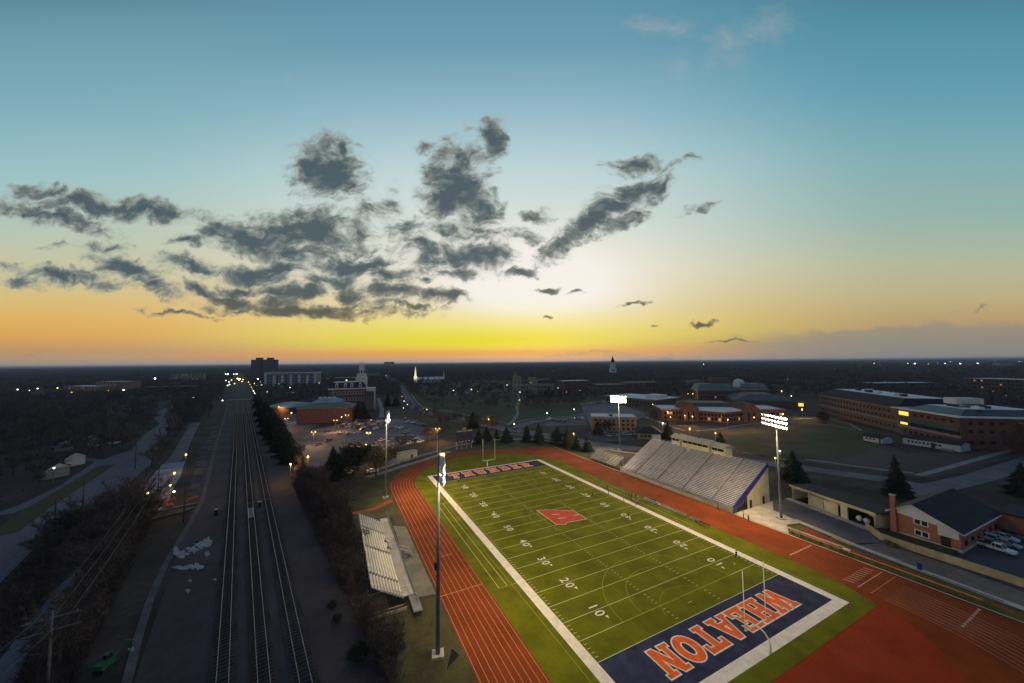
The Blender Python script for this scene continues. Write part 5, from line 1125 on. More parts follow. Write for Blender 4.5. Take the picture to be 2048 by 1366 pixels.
T_((Lx+.74,Dh/2,He-1.12),(.12,Dh+1.1,.32),'gutter',m_wtrim)
for s_, (xa, za, xb, zb) in enumerate(((-.6,He-.22,px_,Hp-.12),(px_,Hp-.12,Lx+.7,He-1.12))):
    MB().tube([(xa,-.64,za),(xb,-.64,zb)], .13, 4).build('barge_board', m_wtrim, t)
T_((.9,-.4,4.9),(1.0,.8,9.8),'chimney',m_brh); T_((.9,-.4,9.9),(1.15,.95,.2),'chimney_cap',m_conc)
T_((Lx-1.9,-.06,3.9),(3.3,.14,2.0),'upper_panel',mat('white_panel', (.50,.50,.50), .6, .1, 1)); T_((Lx-2.4,-.04,1.75),(1.6,.1,2.3),'doorway',m_in)
for z in (4.6,1.9):
    f = T_((5.7,-.05,z),(2.6,.14,1.45),'window',m_wtrim)
    for x in (-.6,.6): T_((5.7+x,-.1,z),(.95,.1,1.05),'pane',m_glass,f)
for k in range(6):
    for z in (1.9,4.0): T_((Lx+.04,3+k*4,z),(.1,1.6,1.2),'window',m_glass)
MB().prism([(Lx+.1,Dh-1),(Lx+8,Dh-1),(Lx+8,Dh+10),(Lx+.1,Dh+10)],0,5.0).build('side_wing', m_brh, t); MB().prism([(Lx+.12,Dh-1.6),(Lx+8.6,Dh-1.6),(Lx+8.6,Dh+10.6),(Lx+.12,Dh+10.6)],5.01,5.4).build('side_wing_roof', m_dark, t)
EXCL.append([(92,2),(125,2),(125,-30),(84,-30)])
# --- houses beyond the west road
for i, (x, y, lb) in enumerate([(165,895,'white gabled house under the trees beyond the west road'),(100,905,'grey gabled house left of the white one beyond the west road'),(238,822,'pale house with grey roof high in the left woods'),(270,815,'small pale house right of the grey roofed one in the left woods'),
    (118,935,'low white shed where the side road turns'),(80,960,'brown house beside the side road'),(1375,770,'small house with bright roof before the distant woods'),(1300,775,'pale gabled house left of the residence hall'),(905,790,'white gabled house among the campus trees, left one'),(925,792,'pale gabled house among the campus trees, right one'),(1225,758,'white house just below the steeple')]):
    b = B('house', lb, (x,y), (x+(10 if y > 850 else 6),y+.6), 'house', h=4.6); W_ = b.W
    b.block(0,0,W_,7,0,4.0,m_wtrim if i % 2 == 0 else m_greyc); b.gable(0,0,W_,7,4.02,2.2,m_dark if i % 3 else m_walk,m_wtrim,.5,'x'); b.wins(.6,W_-.6,3,(1.8,),1.0,1.2,m_glass)
# --- barriers, logs and green machine in the left foreground
bm = mat('safety_orange', (.55,.10,.03), .7, .3, .8)
for k, (x, y, w_, rz) in enumerate([(310,1012,5,.2),(322,1018,6,.5),(335,1006,5,.9),(296,1006,4,.1),(385,1000,3,.8),(160,1048,4,.4),(150,1030,3,.9)]):
    t = thing('safety_barrier', '%s orange safety barrier %s' % (('low','long','tilted','short','lone','small','upright')[k], 'beside the west road' if x < 200 else 'at the edge of the concrete yard' if x < 360 else 'by the gravel track'), 'barrier', (*G(x, y), 0), rz)
    MB().box((0,0,.75),(w_,.08,.5)).build('panel', bm, t)
    for s in (-.45,.45): MB().box((w_*s,0,.5),(.1,.5,1.0)).build('leg', bm, t)
for k, (x, y) in enumerate([(345,1026),(352,1018),(338,1032)]):
    o = MB().tube([(-5,0,.4),(5,.3,.4)], .38, 8).build('log', mat('pale_timber', (.20,.17,.16), .9, .3, 1)); o.location = (*G(x, y), .0); o.rotation_euler.z = .15+.1*k; tag(o, ['longest pale log lying by the gravel track','pale log lying behind the longest one','pale log lying in front of the longest one'][k], 'log')
t = thing('excavator', 'small green tracked excavator parked in the scrub at the lower left', 'excavator', (*G(212,1338), 0), 1.1); t.scale = (.6,.6,.6)
gm = mat('machine_green', (.008,.09,.035), .6, .3, 1)
for y in (-1.1,1.1): MB().box((0,y,.45),(3.6,.55,.9)).build('track', m_black, t)
MB().box((-.3,0,1.5),(3.2,2.4,1.1)).build('body', gm, t); MB().box((.9,.7,2.3),(1.3,1.0,1.5)).build('cab', m_glass, t); MB().box((.9,.7,3.1),(1.5,1.2,.12)).build('cab_roof', gm, t)
MB().tube([(1.2,-.4,1.8),(3.6,-.4,4.2),(5.6,-.4,2.6)], .22, 6).build('boom', gm, t); MB().tube([(5.6,-.4,2.6),(5.4,-.4,.8)], .18, 6).build('arm', gm, t); MB().box((5.4,-.4,.5),(.8,1.0,.7)).build('bucket', m_steel, t)

# ------------------------------------------------------------------ trees
m_bark = mat('bark', (.060,.050,.042), .95, .4, 1.5); m_twig = mat('bare_twigs', (.110,.084,.072), .95, .45, .15, 1.2); m_twig2 = mat('reddish_scrub', (.085,.056,.050), .95, .45, .3, 2)
m_need = mat('conifer_needles', (.014,.024,.014), .9, .5, .6, 3); m_ever = mat('broadleaf_evergreen', (.026,.036,.018), .9, .5, .5, 3); m_yel = mat('lamplit_twigs', (.14,.11,.040), .95, .4, .4, 3)  # m_yel: yellow lamplight on bare twigs, put into their colour
def rv(s=1.0): return Vector((random.gauss(0,1), random.gauss(0,1), random.gauss(0,1)))*s
def sliver(mb, p, q, w_):
    d = q-p; n = d.cross(rv()).normalized()*w_; mb.add([p-n, p+n, q], [(0,1,2)])
def bare_tree(h, spread, name='bare_tree', mt=None, den=1.0, wt=.05):
    t = thing(name, 'bare brown tree', 'tree', (0,0,0)); tr = MB(); cr = MB()
    top = Vector((random.uniform(-.4,.4), random.uniform(-.4,.4), h*.55)); tr.tube([(0,0,-.2),(top.x*.4,top.y*.4,h*.25),top], [h*.024,h*.017,h*.010], 7)
    def grow(p, d, ln, r, lv):
        mid = p+d*ln*.5+rv(ln*.05); q = p+d*ln+rv(ln*.08)+Vector((0,0,ln*.08))
        if lv <= 1: tr.tube([p, mid, q], [r, r*.75, r*.5], 5, False)
        elif lv == 2: cr.tube([p, mid, q], [r, r*.7, r*.4], 3, False)
        else:
            for a, b_ in ((p, mid), (mid, q)): sliver(cr, a, b_+(b_-a)*.15, wt*1.2)
        if lv >= 4: return
        for k in range(int((5 if lv < 3 else 6)*den)):
            s = random.uniform(.25, 1.0); o = p+(q-p)*s; nd_ = (d+rv(.55)+Vector((0,0,.18))).normalized()
            if lv == 3:
                for _ in range(1): sliver(cr, o, o+(nd_+rv(.35)).normalized()*ln*random.uniform(.5,.9), wt)
            else: grow(o, nd_, ln*random.uniform(.5,.72), r*.5, lv+1)
    n = 7
    for k in range(n):
        a = 2*PI*k/n+random.uniform(-.4,.4); z = h*random.uniform(.22,.55); o = Vector((top.x*z/h, top.y*z/h, z)); e = random.uniform(.5, 1.2)
        grow(o, Vector((math.cos(a)*spread, math.sin(a)*spread, e)).normalized(), h*random.uniform(.30,.44), h*.010, 0 if False else 1)
    grow(top, Vector((0,0,1)), h*.32, h*.010, 1)
    tr.build('trunk', m_bark, t); cr.build('crown', mt or m_twig, t); return t
def conifer(h, r, name='conifer', lab='dark conifer'):
    t = thing(name, lab, 'tree', (0,0,0)); MB().tube([(0,0,-.2),(0,0,h*.95)], [h*.018,.03], 6).build('trunk', m_bark, t); cr = MB()
    cr.tube([(0,0,h*.10),(0,0,h*.35),(0,0,h*.97)], [r*.5,r*.46,.02], 7, False); nl = int(h*2.6)
    for i in range(nl):
        z = h*(.06+.92*i/nl); rr = r*(1-(i/nl)**1.4)*random.uniform(.75,1.12)+.12; nb = 9+int(rr*3)
        for k in range(nb):
            a = random.uniform(0, 2*PI); L_ = rr*random.uniform(.7,1.15); d = Vector((math.cos(a), math.sin(a), 0)); s_ = Vector((-d.y, d.x, 0)); p = Vector((0,0,z+random.uniform(-.2,.2)))
            w_ = L_*.22+.12; m_ = p+d*L_*.55+Vector((0,0,-.04*L_)); q = p+d*L_+Vector((0,0,-.20*L_+random.uniform(-.1,.15)))
            cr.add([p, m_+s_*w_, q, m_-s_*w_+Vector((0,0,-.18*L_))], [(0,1,2),(0,2,3)])
    cr.build('crown', m_need, t); return t
def leafy(h, r, name='evergreen_tree', m_=None, n=2600, flat=.8, lab='round evergreen'):
    t = thing(name, lab, 'tree', (0,0,0)); MB().tube([(0,0,-.2),(0,0,h*.5)], [h*.03,h*.015], 7).build('trunk', m_bark, t); cr = MB()
    cl = [(rv(1).normalized()*r*random.uniform(.2,.75)) for _ in range(26)]
    for k in range(n):
        c = random.choice(cl); p = Vector((c.x, c.y, c.z*flat*h*.5/r*.9))+rv(r*.17); p.z += h*.58; p.z = max(p.z, h*.08)
        a = rv(.30); b_ = rv(.30); cr.add([p-a, p+b_, p+a*.8], [(0,1,2)])
    cr.build('crown', m_ or m_ever, t); return t
def inpoly(pts, poly):
    x, y = pts[:,0], pts[:,1]; ins = np.zeros(len(pts), bool); n = len(poly)
    for i in range(n):
        x1, y1 = poly[i][0], poly[i][1]; x2, y2 = poly[(i+1) % n][0], poly[(i+1) % n][1]
        c = ((y1 > y) != (y2 > y)) & (x < (x2-x1)*(y-y1)/((y2-y1) if y2 != y1 else 1e-9)+x1); ins ^= c
    return ins
EXCL.append([(-19.5,28),(-18.5,-60),(80,-60),(84,24),(93,24),(93,72),(76,128),(60,142),(20,142),(-8,131),(-24,112),(-30,98),(-31,70),(-31,24)])
def free(pts):
    ok = np.ones(len(pts), bool)
    for e in EXCL: ok &= ~inpoly(pts, [(q[0], q[1]) for q in e])
    return ok
def place(proto, px, by, ty, label, group=None, wpx=None, h0=None):
    u, v = G(px, by); h = max(1.0, Zt(u, v, ty)); s = h/h0
    return proto.put((u, v, 0), random.uniform(0, 6.28), label, group, s)
cg = 'conifers along the far end of the stadium'
CP = [First(conifer(10, 3.7)), First(conifer(10, 4.6)), First(conifer(10, 3.0))]
for i, (x, b_, t_, k, lb) in enumerate([(957,888,852,0,'conifer just right of the scoreboard'),(973,880,850,1,'conifer between the uprights of the far goalpost'),(993,877,856,0,'smaller conifer right of the far goalpost'),(1013,884,850,1,'dark conifer below the campus path'),(1053,884,848,0,'slim conifer left of the tallest one'),
    (1077,886,844,0,'tallest conifer behind the far bend'),(1114,882,850,0,'conifer at the start of the right cluster'),(1135,894,852,1,'broad conifer in the middle of the right cluster'),(1153,900,868,0,'lower conifer left of the last one'),(1175,902,870,1,'last conifer before the small bleacher'),(1146,890,862,2,'slim conifer squeezed into the right cluster'),
    (665,957,889,1,'broad conifer standing left of the round evergreen'),(603,964,912,2,'slim conifer by the pale path near the railway'),(716,841,800,0,'dark conifer in front of the tall brick hall'),(727,839,806,1,'second dark conifer in front of the tall brick hall'),(775,812,783,2,'slim conifer by the campus street bend'),(792,812,790,1,'conifer right of the one by the street bend'),
    (1587,960,898,1,'dark conifer right of the grandstand mast'),(1793,990,906,2,'tall slim conifer behind the brick house'),(2046,990,922,1,'large conifer at the right edge of the view'),(1336,879,842,1,'dark conifer just left of the press box'),(1441,884,862,1,'low dark conifer behind the press box'),
    (655,1053,1005,1,'dark conifer above the left bleacher'),(946,856,820,1,'dark conifer left of the campus path lawn'),(1098,790,772,1,'dark conifer beside the castle-like hall'),(985,848,826,2,'slim conifer on the campus lawn'),(1196,868,838,1,'dark conifer at the corner of the tan block')]):
    place(CP[k], x, b_, t_, lb, None, None, 10)
hg = 'dark hedge trees along the right of the railway'
HO = ['farthest','second farthest','third farthest','fourth farthest','fifth farthest','sixth farthest','seventh farthest','seventh nearest','sixth nearest','fifth nearest','fourth nearest','third nearest','second nearest','nearest']
for i, (x, b_, t_) in enumerate([(512,802,784),(517,815,787),(522,830,795),(529,832,800),(530,842,800),(536,852,808),(545,858,815),(541,866,815),(549,877,822),(561,880,834),(556,886,832),(564,900,842),(572,912,856),(578,925,872)]):
    place(CP[1], x, b_, t_, HO[i]+' conifer of the hedge row along the right of the railway', hg, None, 10)
EV = First(leafy(10, 6.4, n=4200)); place(EV, 708, 950, 884, 'round dark evergreen in the middle of the three trees by the car park', None, None, 10)
place(EV, 1113, 886, 862, 'low round evergreen among the far conifers', None, None, 10); place(EV, 674, 1246, 1228, 'small round bush at the foot of the railway embankment', None, None, 10); place(EV, 664, 1219, 1202, 'smaller round bush higher up the embankment', None, None, 10)
place(EV, 717, 1330, 1285, 'dark bush among bare trees at the bottom edge', None, None, 10); place(EV, 1215, 862, 838, 'round evergreen left of the tan flat roofed block', None, None, 10); place(EV, 1098, 800, 780, 'round evergreen below the castle-like hall', None, None, 10)
YT = leafy(10, 4.4, 'lamplit_tree', m_yel, 900, .8, 'bare tree coloured as lit yellow'); u, v = G(752, 955); YT.location = (u, v, 0); s_ = Zt(u, v, 886)/10; YT.scale = (s_, s_, s_); YT['label'] = 'bare tree coloured as lit yellow, between the round evergreen and the far left mast'
BT = [First(bare_tree(11, 1.0)), First(bare_tree(10, .8)), First(bare_tree(12, 1.15)), First(bare_tree(9, .95, 'bare_tree', m_twig2))]
nb = 0
def scatter(poly, n, label, group, smin=.7, smax=1.1, kinds=(0,1,2,3), px=True):
    global nb
    pp = np.array(P(*poly)) if px else np.array(poly); lo, hi = pp.min(0), pp.max(0); got = 0; tries = 0
    while got < n and tries < 60:
        c = rng.uniform(lo, hi, (n*3, 2)); c = c[inpoly(c, pp)]; c = c[free(c)] if len(c) else c; tries += 1
        for q in c:
            if got >= n: break
            s = random.uniform(smin, smax); BT[random.choice(kinds)].put((q[0], q[1], 0), random.uniform(0, 6.28), label, group, s); got += 1
    nb += got
scatter([(585,960),(650,975),(700,1030),(712,1120),(735,1230),(720,1366),(690,1366),(650,1200),(618,1060),(590,1000)], 34, 'bare scrubby tree on the strip between railway and left bleacher', 'bare trees between railway and left bleacher', .4, .8, (3,3,1))
scatter([(660,1240),(720,1240),(760,1260),(790,1300),(800,1420),(670,1420)], 14, 'bare tree at the bottom edge below the left bleacher', 'bare trees below the left bleacher', .35, .55, (1,0))
scatter([(585,900),(650,930),(690,960),(640,985),(590,950)], 4, 'bare tree near the big conifers by the car park', 'bare trees near the car park conifers', .5, .8)
scatter([(300,1010),(235,1035),(150,1130),(60,1260),(0,1330),(60,1366),(250,1366),(290,1200),(330,1090)], 26, 'bare tree in the scrub at the lower left', 'bare trees in the lower left scrub', .6, 1.0, (3,2,0))
scatter([(0,1166),(75,1090),(160,1035),(225,1045),(120,1171),(0,1319)], 12, 'bare tree between the west road and the foot path', 'bare trees beside the west road', .6, 1.0, (3,0))
scatter([(240,980),(300,930),(335,860),(345,800),(420,790),(392,845),(345,920),(320,930),(262,1000)], 40, 'bare tree in the belt between the west road and the railway', 'bare trees in the belt beside the railway', .6, .95)
scatter([(0,850),(0,1000),(140,960),(215,905),(290,860),(320,840),(300,800),(0,790)], 84, 'bare tree in the wood beyond the west road', 'bare trees beyond the west road', .7, 1.1)
scatter([(835,770),(850,830),(930,830),(1015,845),(1160,822),(1240,800),(1180,785),(1000,775)], 48, 'bare tree on the campus lawn', 'bare trees on the campus lawn', .75, 1.15, (0,1,2))
scatter([(910,905),(800,930),(740,950),(760,905),(860,885)], 6, 'bare tree behind the far left bend', 'bare trees behind the far left bend', .5, .8)
scatter([(1940,890),(2048,870),(2090,930),(2000,910)], 9, 'bare tree at the right edge beyond the science building', 'bare trees at the right edge', .8, 1.1)
scatter([(1640,845),(1790,865),(1800,880),(1690,860)], 7, 'bare tree in front of the science building', 'bare trees before the science building', .6, .8, (1,))
scatter([(1270,820),(1390,850),(1390,862),(1300,850)], 6, 'bare tree on the footpath lawn behind the grandstand', 'bare trees behind the grandstand', .6, .85, (1,))
scatter([(850,884),(862,892),(880,878),(866,862)], 3, 'bare tree beside the exit of the admin car park', 'bare trees at the car park exit', .6, .9, (1,))
print('BARE', nb)

# low scrub and dead grass: stuff nobody could count
def scrub(name, poly, n, hmin, hmax, m_, wd=.06):
    pp = np.array(P(*poly)); lo, hi = pp.min(0), pp.max(0); c = rng.uniform(lo, hi, (n*3, 2)); c = c[inpoly(c, pp)]; c = c[free(c)][:n]; mb = MB()
    for q in c:
        k = random.uniform(hmin, hmax)
        for j in range(7):
            a = random.uniform(0, 6.28); r = k*.6; b_ = Vector((q[0]+random.uniform(-.3,.3), q[1]+random.uniform(-.3,.3), 0)); sliver(mb, b_, b_+Vector((math.cos(a)*r, math.sin(a)*r, k*random.uniform(.5,1))), wd)
    o = mb.build(name, m_); o['kind'] = 'stuff'
scrub('scrub', [(585,955),(650,970),(700,1020),(712,1100),(735,1225),(760,1240),(790,1366),(690,1420),(640,1200),(605,1050)], 6000, .5, 2.2, m_twig2)
scrub('scrub', [(235,1035),(300,1010),(345,1030),(390,1020),(330,1120),(290,1250),(270,1420),(-60,1420),(0,1330),(120,1180)], 7000, .4, 2.4, m_twig2)
scrub('scrub', [(300,1010),(400,1000),(420,940),(430,1010),(405,1100),(395,1366),(270,1400),(290,1250),(330,1120)], 1800, .2, 1.0, m_twig, .05)
scrub('scrub', [(0,1166),(160,1035),(225,1045),(100,1180),(0,1319)], 1000, .4, 1.8, m_twig2)
scrub('scrub', [(240,980),(335,860),(345,800),(430,790),(395,850),(330,930),(262,1000)], 2200, .6, 3.0, m_twig2, .09)
scrub('scrub', [(0,850),(0,1010),(215,905),(320,840),(300,800),(0,790)], 2600, .6, 3.0, m_twig, .10)

# ------------------------------------------------------------------ the wooded town out to the horizon: one mass
def forest():
    V = []; cnt = 0
    bands = [(120,230,1/60,60,.10,10,3.9),(230,420,1/62,40,.14,11,4.2), (420,750,1/95,24,.20,12,4.6),(750,1500,1/150,15,.34,12.5,5.5),(1500,3200,1/420,9,.9,13,9),(3200,6500,1/1600,8,2.4,15,18),(6500,14000,1/9000,7,6,18,45)]
    for r0, r1, dn_, nf, wt, hh, rr in bands:
        ang = math.radians(64); area = ang*(r1*r1-r0*r0); n = int(area*dn_)
        r = np.sqrt(rng.uniform(r0*r0, r1*r1, n)); th = rng.uniform(-ang, ang, n)+AZ
        p = np.stack([CX+r*np.sin(th), CY+r*np.cos(th)], 1)
        # groves: a slow wave field thins the wood in places
        f = np.sin(p[:,0]*.013+1.3)*np.cos(p[:,1]*.011)+np.sin(p[:,0]*.031+p[:,1]*.023)*.6; p = p[(f > -1.0+rng.uniform(-.5,.5,n)) | (r > 1500)]
        p = p[free(p)]
        # keep the mown campus open
        for e in OPEN: p = p[~inpoly(p, e)]
        if r0 < 200: p = p[inpoly(p, LEFTW)]
        if r0 < 760: c_ = inpoly(p, CAMP); p = p[~c_ | (rng.uniform(0,1,len(p)) < .45)]
        n = len(p); h = rng.normal(hh, hh*.2, n).clip(hh*.45, hh*1.45); R = rr*(h/hh)*rng.uniform(.75,1.25,n)
        k = nf; d = rng.normal(0, 1, (n,k,3)); d[:,:,2] = np.abs(d[:,:,2])*.9+.1; d /= np.linalg.norm(d, axis=2, keepdims=True)
        base = np.zeros((n,k,3)); base[:,:,:2] = p[:,None,:]; base[:,:,2] = (h*.38)[:,None]
        rad = np.stack([R, R, h*.62], 1)[:,None,:]
        tip = base+d*rad*rng.uniform(.75,1.08,(n,k,1)); st = base+d*rad*rng.uniform(.05,.5,(n,k,1))
        w_ = rng.normal(0,1,(n,k,3)); w_ /= np.linalg.norm(w_,axis=2,keepdims=True); w_ *= wt*rng.uniform(.7,1.5,(n,k,1))*(2.2 if r0 < 1500 else 1.6)
        V.append(np.stack([st-w_, st+w_, tip], 2).reshape(-1,3)); cnt += n
        if r0 < 800:
            t = np.zeros((n,3,3)); t[:,0,:2] = p-[.22,0]; t[:,1,:2] = p+[.22,0]; t[:,2,:2] = p; t[:,2,2] = h*.7; V.append(t.reshape(-1,3))
    V = np.concatenate(V).astype(np.float32); nt = len(V)//3
    me = bpy.data.meshes.new('woodland'); me.vertices.add(len(V)); me.vertices.foreach_set('co', V.ravel()); me.loops.add(len(V)); me.loops.foreach_set('vertex_index', np.arange(len(V), dtype=np.int32))
    me.polygons.add(nt); me.polygons.foreach_set('loop_start', np.arange(0, len(V), 3, dtype=np.int32)); me.update(calc_edges=True)
    me.materials.append(mat('winter_woodland', (.135,.098,.088), .95, .5, .012, .15, col2=(.070,.056,.054))); o = bpy.data.objects.new('woodland', me); C.objects.link(o); o['kind'] = 'stuff'; print('FOREST', cnt, nt)
OPEN = [P((1180,812),(1060,822),(1000,822),(860,815),(812,795),(850,835),(930,840),(1015,850),(1090,905),(1240,905),(1400,925),(1660,955),(1880,975),(2100,900),(2100,850),(1930,870),(1640,800),(1600,795),(1300,800),(1240,800),(1200,812)),
        P((560,822),(590,812),(800,800),(830,830),(880,880),(900,920),(600,980),(560,900))]
OPEN = [np.array(e) for e in OPEN]; LEFTW = np.array(P((-400,1100),(-400,795),(320,800),(300,850),(215,905),(140,965),(0,1020))); CAMP = np.array(P((835,766),(830,800),(860,815),(1000,822),(1060,822),(1180,812),(1230,795),(1250,780),(1000,760)))
forest()

# ------------------------------------------------------------------ cars
def car_mesh(kind, colname, col):
    paint = mat('car_paint_'+colname, col, .28, .06, .4, spec=.6); L_, Wc, Hc = {'sedan': (4.6,1.8,1.42), 'suv': (4.7,1.9,1.75), 'pickup': (5.6,1.95,1.8)}[kind]
    t = thing('parked_car' if kind != 'pickup' else 'pickup_truck', colname+' '+kind, 'car' if kind != 'pickup' else 'pickup truck')
    prof = {'sedan': [(-2.3,.35),(-2.3,.85),(-2.05,.98),(-1.3,1.0),(1.0,.98),(2.1,.82),(2.3,.62),(2.3,.35)], 'suv': [(-2.35,.4),(-2.35,1.05),(-2.2,1.12),(1.05,1.12),(2.15,.98),(2.35,.72),(2.35,.4)],
            'pickup': [(-2.8,.5),(-2.8,1.15),(-.45,1.15),(1.35,1.12),(2.6,1.02),(2.8,.8),(2.8,.5)]}[kind]
    cab = {'sedan': [(-1.55,1.0),(-.85,1.38),(.25,1.42),(1.05,.98)], 'suv': [(-2.2,1.12),(-1.95,1.7),(.2,1.75),(1.05,1.12)], 'pickup': [(-.5,1.15),(-.4,1.75),(.75,1.78),(1.4,1.12)]}[kind]
    def ext(mb, pr, w0, w1, zl, zh):
        n = len(pr); f = lambda z: w0+(w1-w0)*(z-zl)/max(.01, zh-zl)
        mb.add([(x,-f(z),z) for x, z in pr]+[(x,f(z),z) for x, z in pr], [tuple(range(n-1,-1,-1)), tuple(range(n,2*n))]+[(i,(i+1)%n,(i+1)%n+n,i+n) for i in range(n)])
    b = MB(); ext(b, prof, Wc/2, Wc/2-.06, .3, 1.1)
    if kind == 'pickup':
        pass
    body = b.build('body', paint, t); g_ = MB(); ext(g_, cab, Wc/2-.09, Wc/2-.28, cab[0][1], cab[1][1]); g_.build('window_glass', m_glass, t)
    r_ = MB(); (x0, z0), (x1, z1) = cab[1], cab[2]; r_.box(((x0+x1)/2,0,(z0+z1)/2+.03), (x1-x0+.1, Wc-.52, .06))
    for y in (-1, 1):
        r_.tube([(cab[0][0],y*(Wc/2-.1),cab[0][1]),(x0,y*(Wc/2-.27),z0)], .05, 4); r_.tube([(cab[3][0],y*(Wc/2-.1),cab[3][1]),(x1,y*(Wc/2-.27),z1)], .05, 4); r_.tube([((x0+x1)/2-.1,y*(Wc/2-.09),cab[0][1]),((x0+x1)/2-.1,y*(Wc/2-.27),z1)], .05, 4)
    r_.build('roof', paint, t)
    if kind == 'pickup': MB().box((-1.65,0,1.158), (2.1,Wc-.3,.02)).build('load_bed', m_black, t)
    for x in (-L_*.30, L_*.31):
        for y in (-1, 1):
            wh = MB().tube([(x,y*(Wc/2-.22),.34),(x,y*(Wc/2+.01),.34)], .34, 12).build('wheel', m_black, t); MB().tube([(x,y*(Wc/2+.012),.34),(x,y*(Wc/2+.03),.34)], .19, 10).build('rim', m_steel, wh)
    for y in (-1, 1):
        MB().box((L_/2-.03,y*(Wc/2-.28),.72 if kind == 'sedan' else .85), (.08,.34,.16)).build('headlight', mat('headlight_glass', (.7,.7,.68), .1, .1, 1), t); MB().box((-L_/2+.0,y*(Wc/2-.2),.82 if kind == 'sedan' else .95), (.06,.26,.2)).build('tail_light', mat('tail_light_red', (.35,.01,.01), .2, .1, 1), t)
    return First(t)
COL = {'white': (.62,.62,.64), 'silver': (.34,.35,.38), 'grey': (.14,.145,.16), 'black': (.015,.015,.018), 'blue': (.03,.06,.16), 'red': (.20,.02,.02)}
CARS = {(k, c): None for k in ('sedan','suv','pickup') for c in COL}
def car(u, v, rz, kind, c, label, group=None):
    if CARS[(kind, c)] is None: CARS[(kind, c)] = car_mesh(kind, c, COL[c])
    return CARS[(kind, c)].put((u, v, .07), rz, label, group)
ORD = ['first','second','third','fourth','fifth','sixth','seventh','eighth','ninth','tenth','eleventh','twelfth','thirteenth','fourteenth','fifteenth']
def car_row(a, b, n, where, ang=None, group='cars in the admin car park'):
    A_ = Vector(G(*a)); B_ = Vector(G(*b)); d = (B_-A_); rz = math.atan2(d.y, d.x)+PI/2 if ang is None else ang
    for i in range(n):
        p = A_+d*(i/(max(1, n-1))); c = random.choice(['white','silver','silver','grey','black','blue','grey','white','white','silver','black','red']); k = random.choice(['sedan','sedan','suv'])
        car(p.x+random.uniform(-.2,.2), p.y+random.uniform(-.4,.4), rz+random.choice((0,PI))+random.uniform(-.04,.04), k, c, '%s %s, %s from left %s' % (c, k if k == 'suv' else 'saloon', ORD[i], where), group)
car_row((714,844),(768,844), 11, 'in the back row of the main car park'); car_row((690,849),(777,849.5), 15, 'in the second row of the main car park'); car_row((686,855),(802,857), 15, 'in the third row of the main car park')
car_row((818,844),(847,851), 8, 'in the street side row of the car park'); car_row((800,876),(848,878), 8, 'in the lower right row of the main car park'); car_row((806,883),(828,884), 4, 'in the short row nearest the bend wall')
for i, (x, y, k, c, lb) in enumerate([(653,864,'sedan','red','dark red saloon car alone left of the lamp in the car park'),(681,867,'sedan','silver','silver saloon car alone below the third row'),(695,869,'sedan','grey','grey saloon car next to the lone silver one'),(714,867,'sedan','white','white saloon car alone below the lit lamp'),(726,861,'suv','blue','blue suv alone under the third row'),(752,859,'sedan','white','white saloon car ahead of the middle lamp'),
    (656,884,'suv','red','dark red suv alone in the left half of the car park'),(637,891,'sedan','grey','grey saloon car alone at the far left of the car park'),(765,882,'suv','white','white suv left of the far left mast'),(781,884,'suv','silver','silver suv right of the far left mast'),(789,892,'suv','grey','grey suv nearest the red kerb'),(812,866,'sedan','silver','silver saloon car below the orange pool of light'),(820,888,'sedan','white','white saloon car close to the bend wall'),(840,885,'sedan','white','white saloon car at the lower right corner'),
    (876,863,'sedan','black','black saloon car leaving by the car park exit'),(810,838,'sedan','silver','silver saloon car at the top corner of the car park'),(640,950,'sedan','white','white saloon car below the big conifers, left one'),(698,948,'sedan','silver','silver saloon car below the round evergreen'),(662,953,'sedan','white','white saloon car below the broad conifer'),(745,945,'sedan','white','white saloon car under the yellow lit tree')]):
    car(*G(x, y), random.uniform(0,6.28) if i > 14 else .7+random.choice((0,PI)), k, c, lb, 'cars in the admin car park')
car_row((1217,873),(1270,869), 8, 'in the car park of the tan block', None, 'cars at the tan block'); car_row((1098,840),(1128,844), 5, 'in the north car park', None, 'cars in the north car park'); car_row((1140,839),(1165,838), 4, 'in the right half of the north car park', None, 'cars in the north car park')
car_row((1172,810),(1212,806), 6, 'by the pale roofed hall', None, 'cars by the pale roofed hall'); car_row((1315,832),(1345,838), 4, 'beside the left wing of the angular hall', None, 'cars by the angular hall')
for x, y, k, c, lb, rz in [(1030,859,'sedan','black','black car waiting at the junction below the campus path',.6),(1201,866,'sedan','white','white car in front of the tan block, left one',.2),(1208,867,'sedan','silver','silver car in front of the tan block, right one',.2),(833,821,'sedan','black','dark car on the curve of the campus street',-.4),(985,856,'sedan','silver','silver car on the street above the far goalpost',.2),(212,890,'suv','grey','grey suv parked off the west road, left one',.3),(231,888,'sedan','white','white car parked off the west road, right one',.3),(815,812,'sedan','grey','oncoming grey car with lights on the campus street',1.9),(809,805,'sedan','silver','oncoming silver car further up the campus street',1.9)]:
    car(*G(x, y), rz, k, c, lb)
# vehicles beside the brick house
q1_ = Vector(G(1955,1082)); q2_ = Vector(G(2035,1106)); CRZ = math.atan2((q2_-q1_).y, (q2_-q1_).x)
for x, y, k, c, lb, rz in [(2012,1092,'sedan','silver','silver saloon car second from the brick house',0),(2034,1078,'suv','grey','grey suv third row back from the brick house',0),(1994,1102,'pickup','white','white pickup truck nearest the brick house',-1.35),(1990,1085,'suv','white','white suv parked behind the first pickup',-1.3),(2008,1079,'sedan','white','white saloon car with bright tail light beside the suv',-1.3),(2020,1066,'pickup','silver','silver pickup in the upper row by the side wing',-1.3),(2040,1062,'sedan','blue','blue car at the right edge by the side wing',-1.3)]:
    car(*G(x, y), CRZ+random.uniform(-.05,.05), k, c, lb, 'vehicles by the brick house')

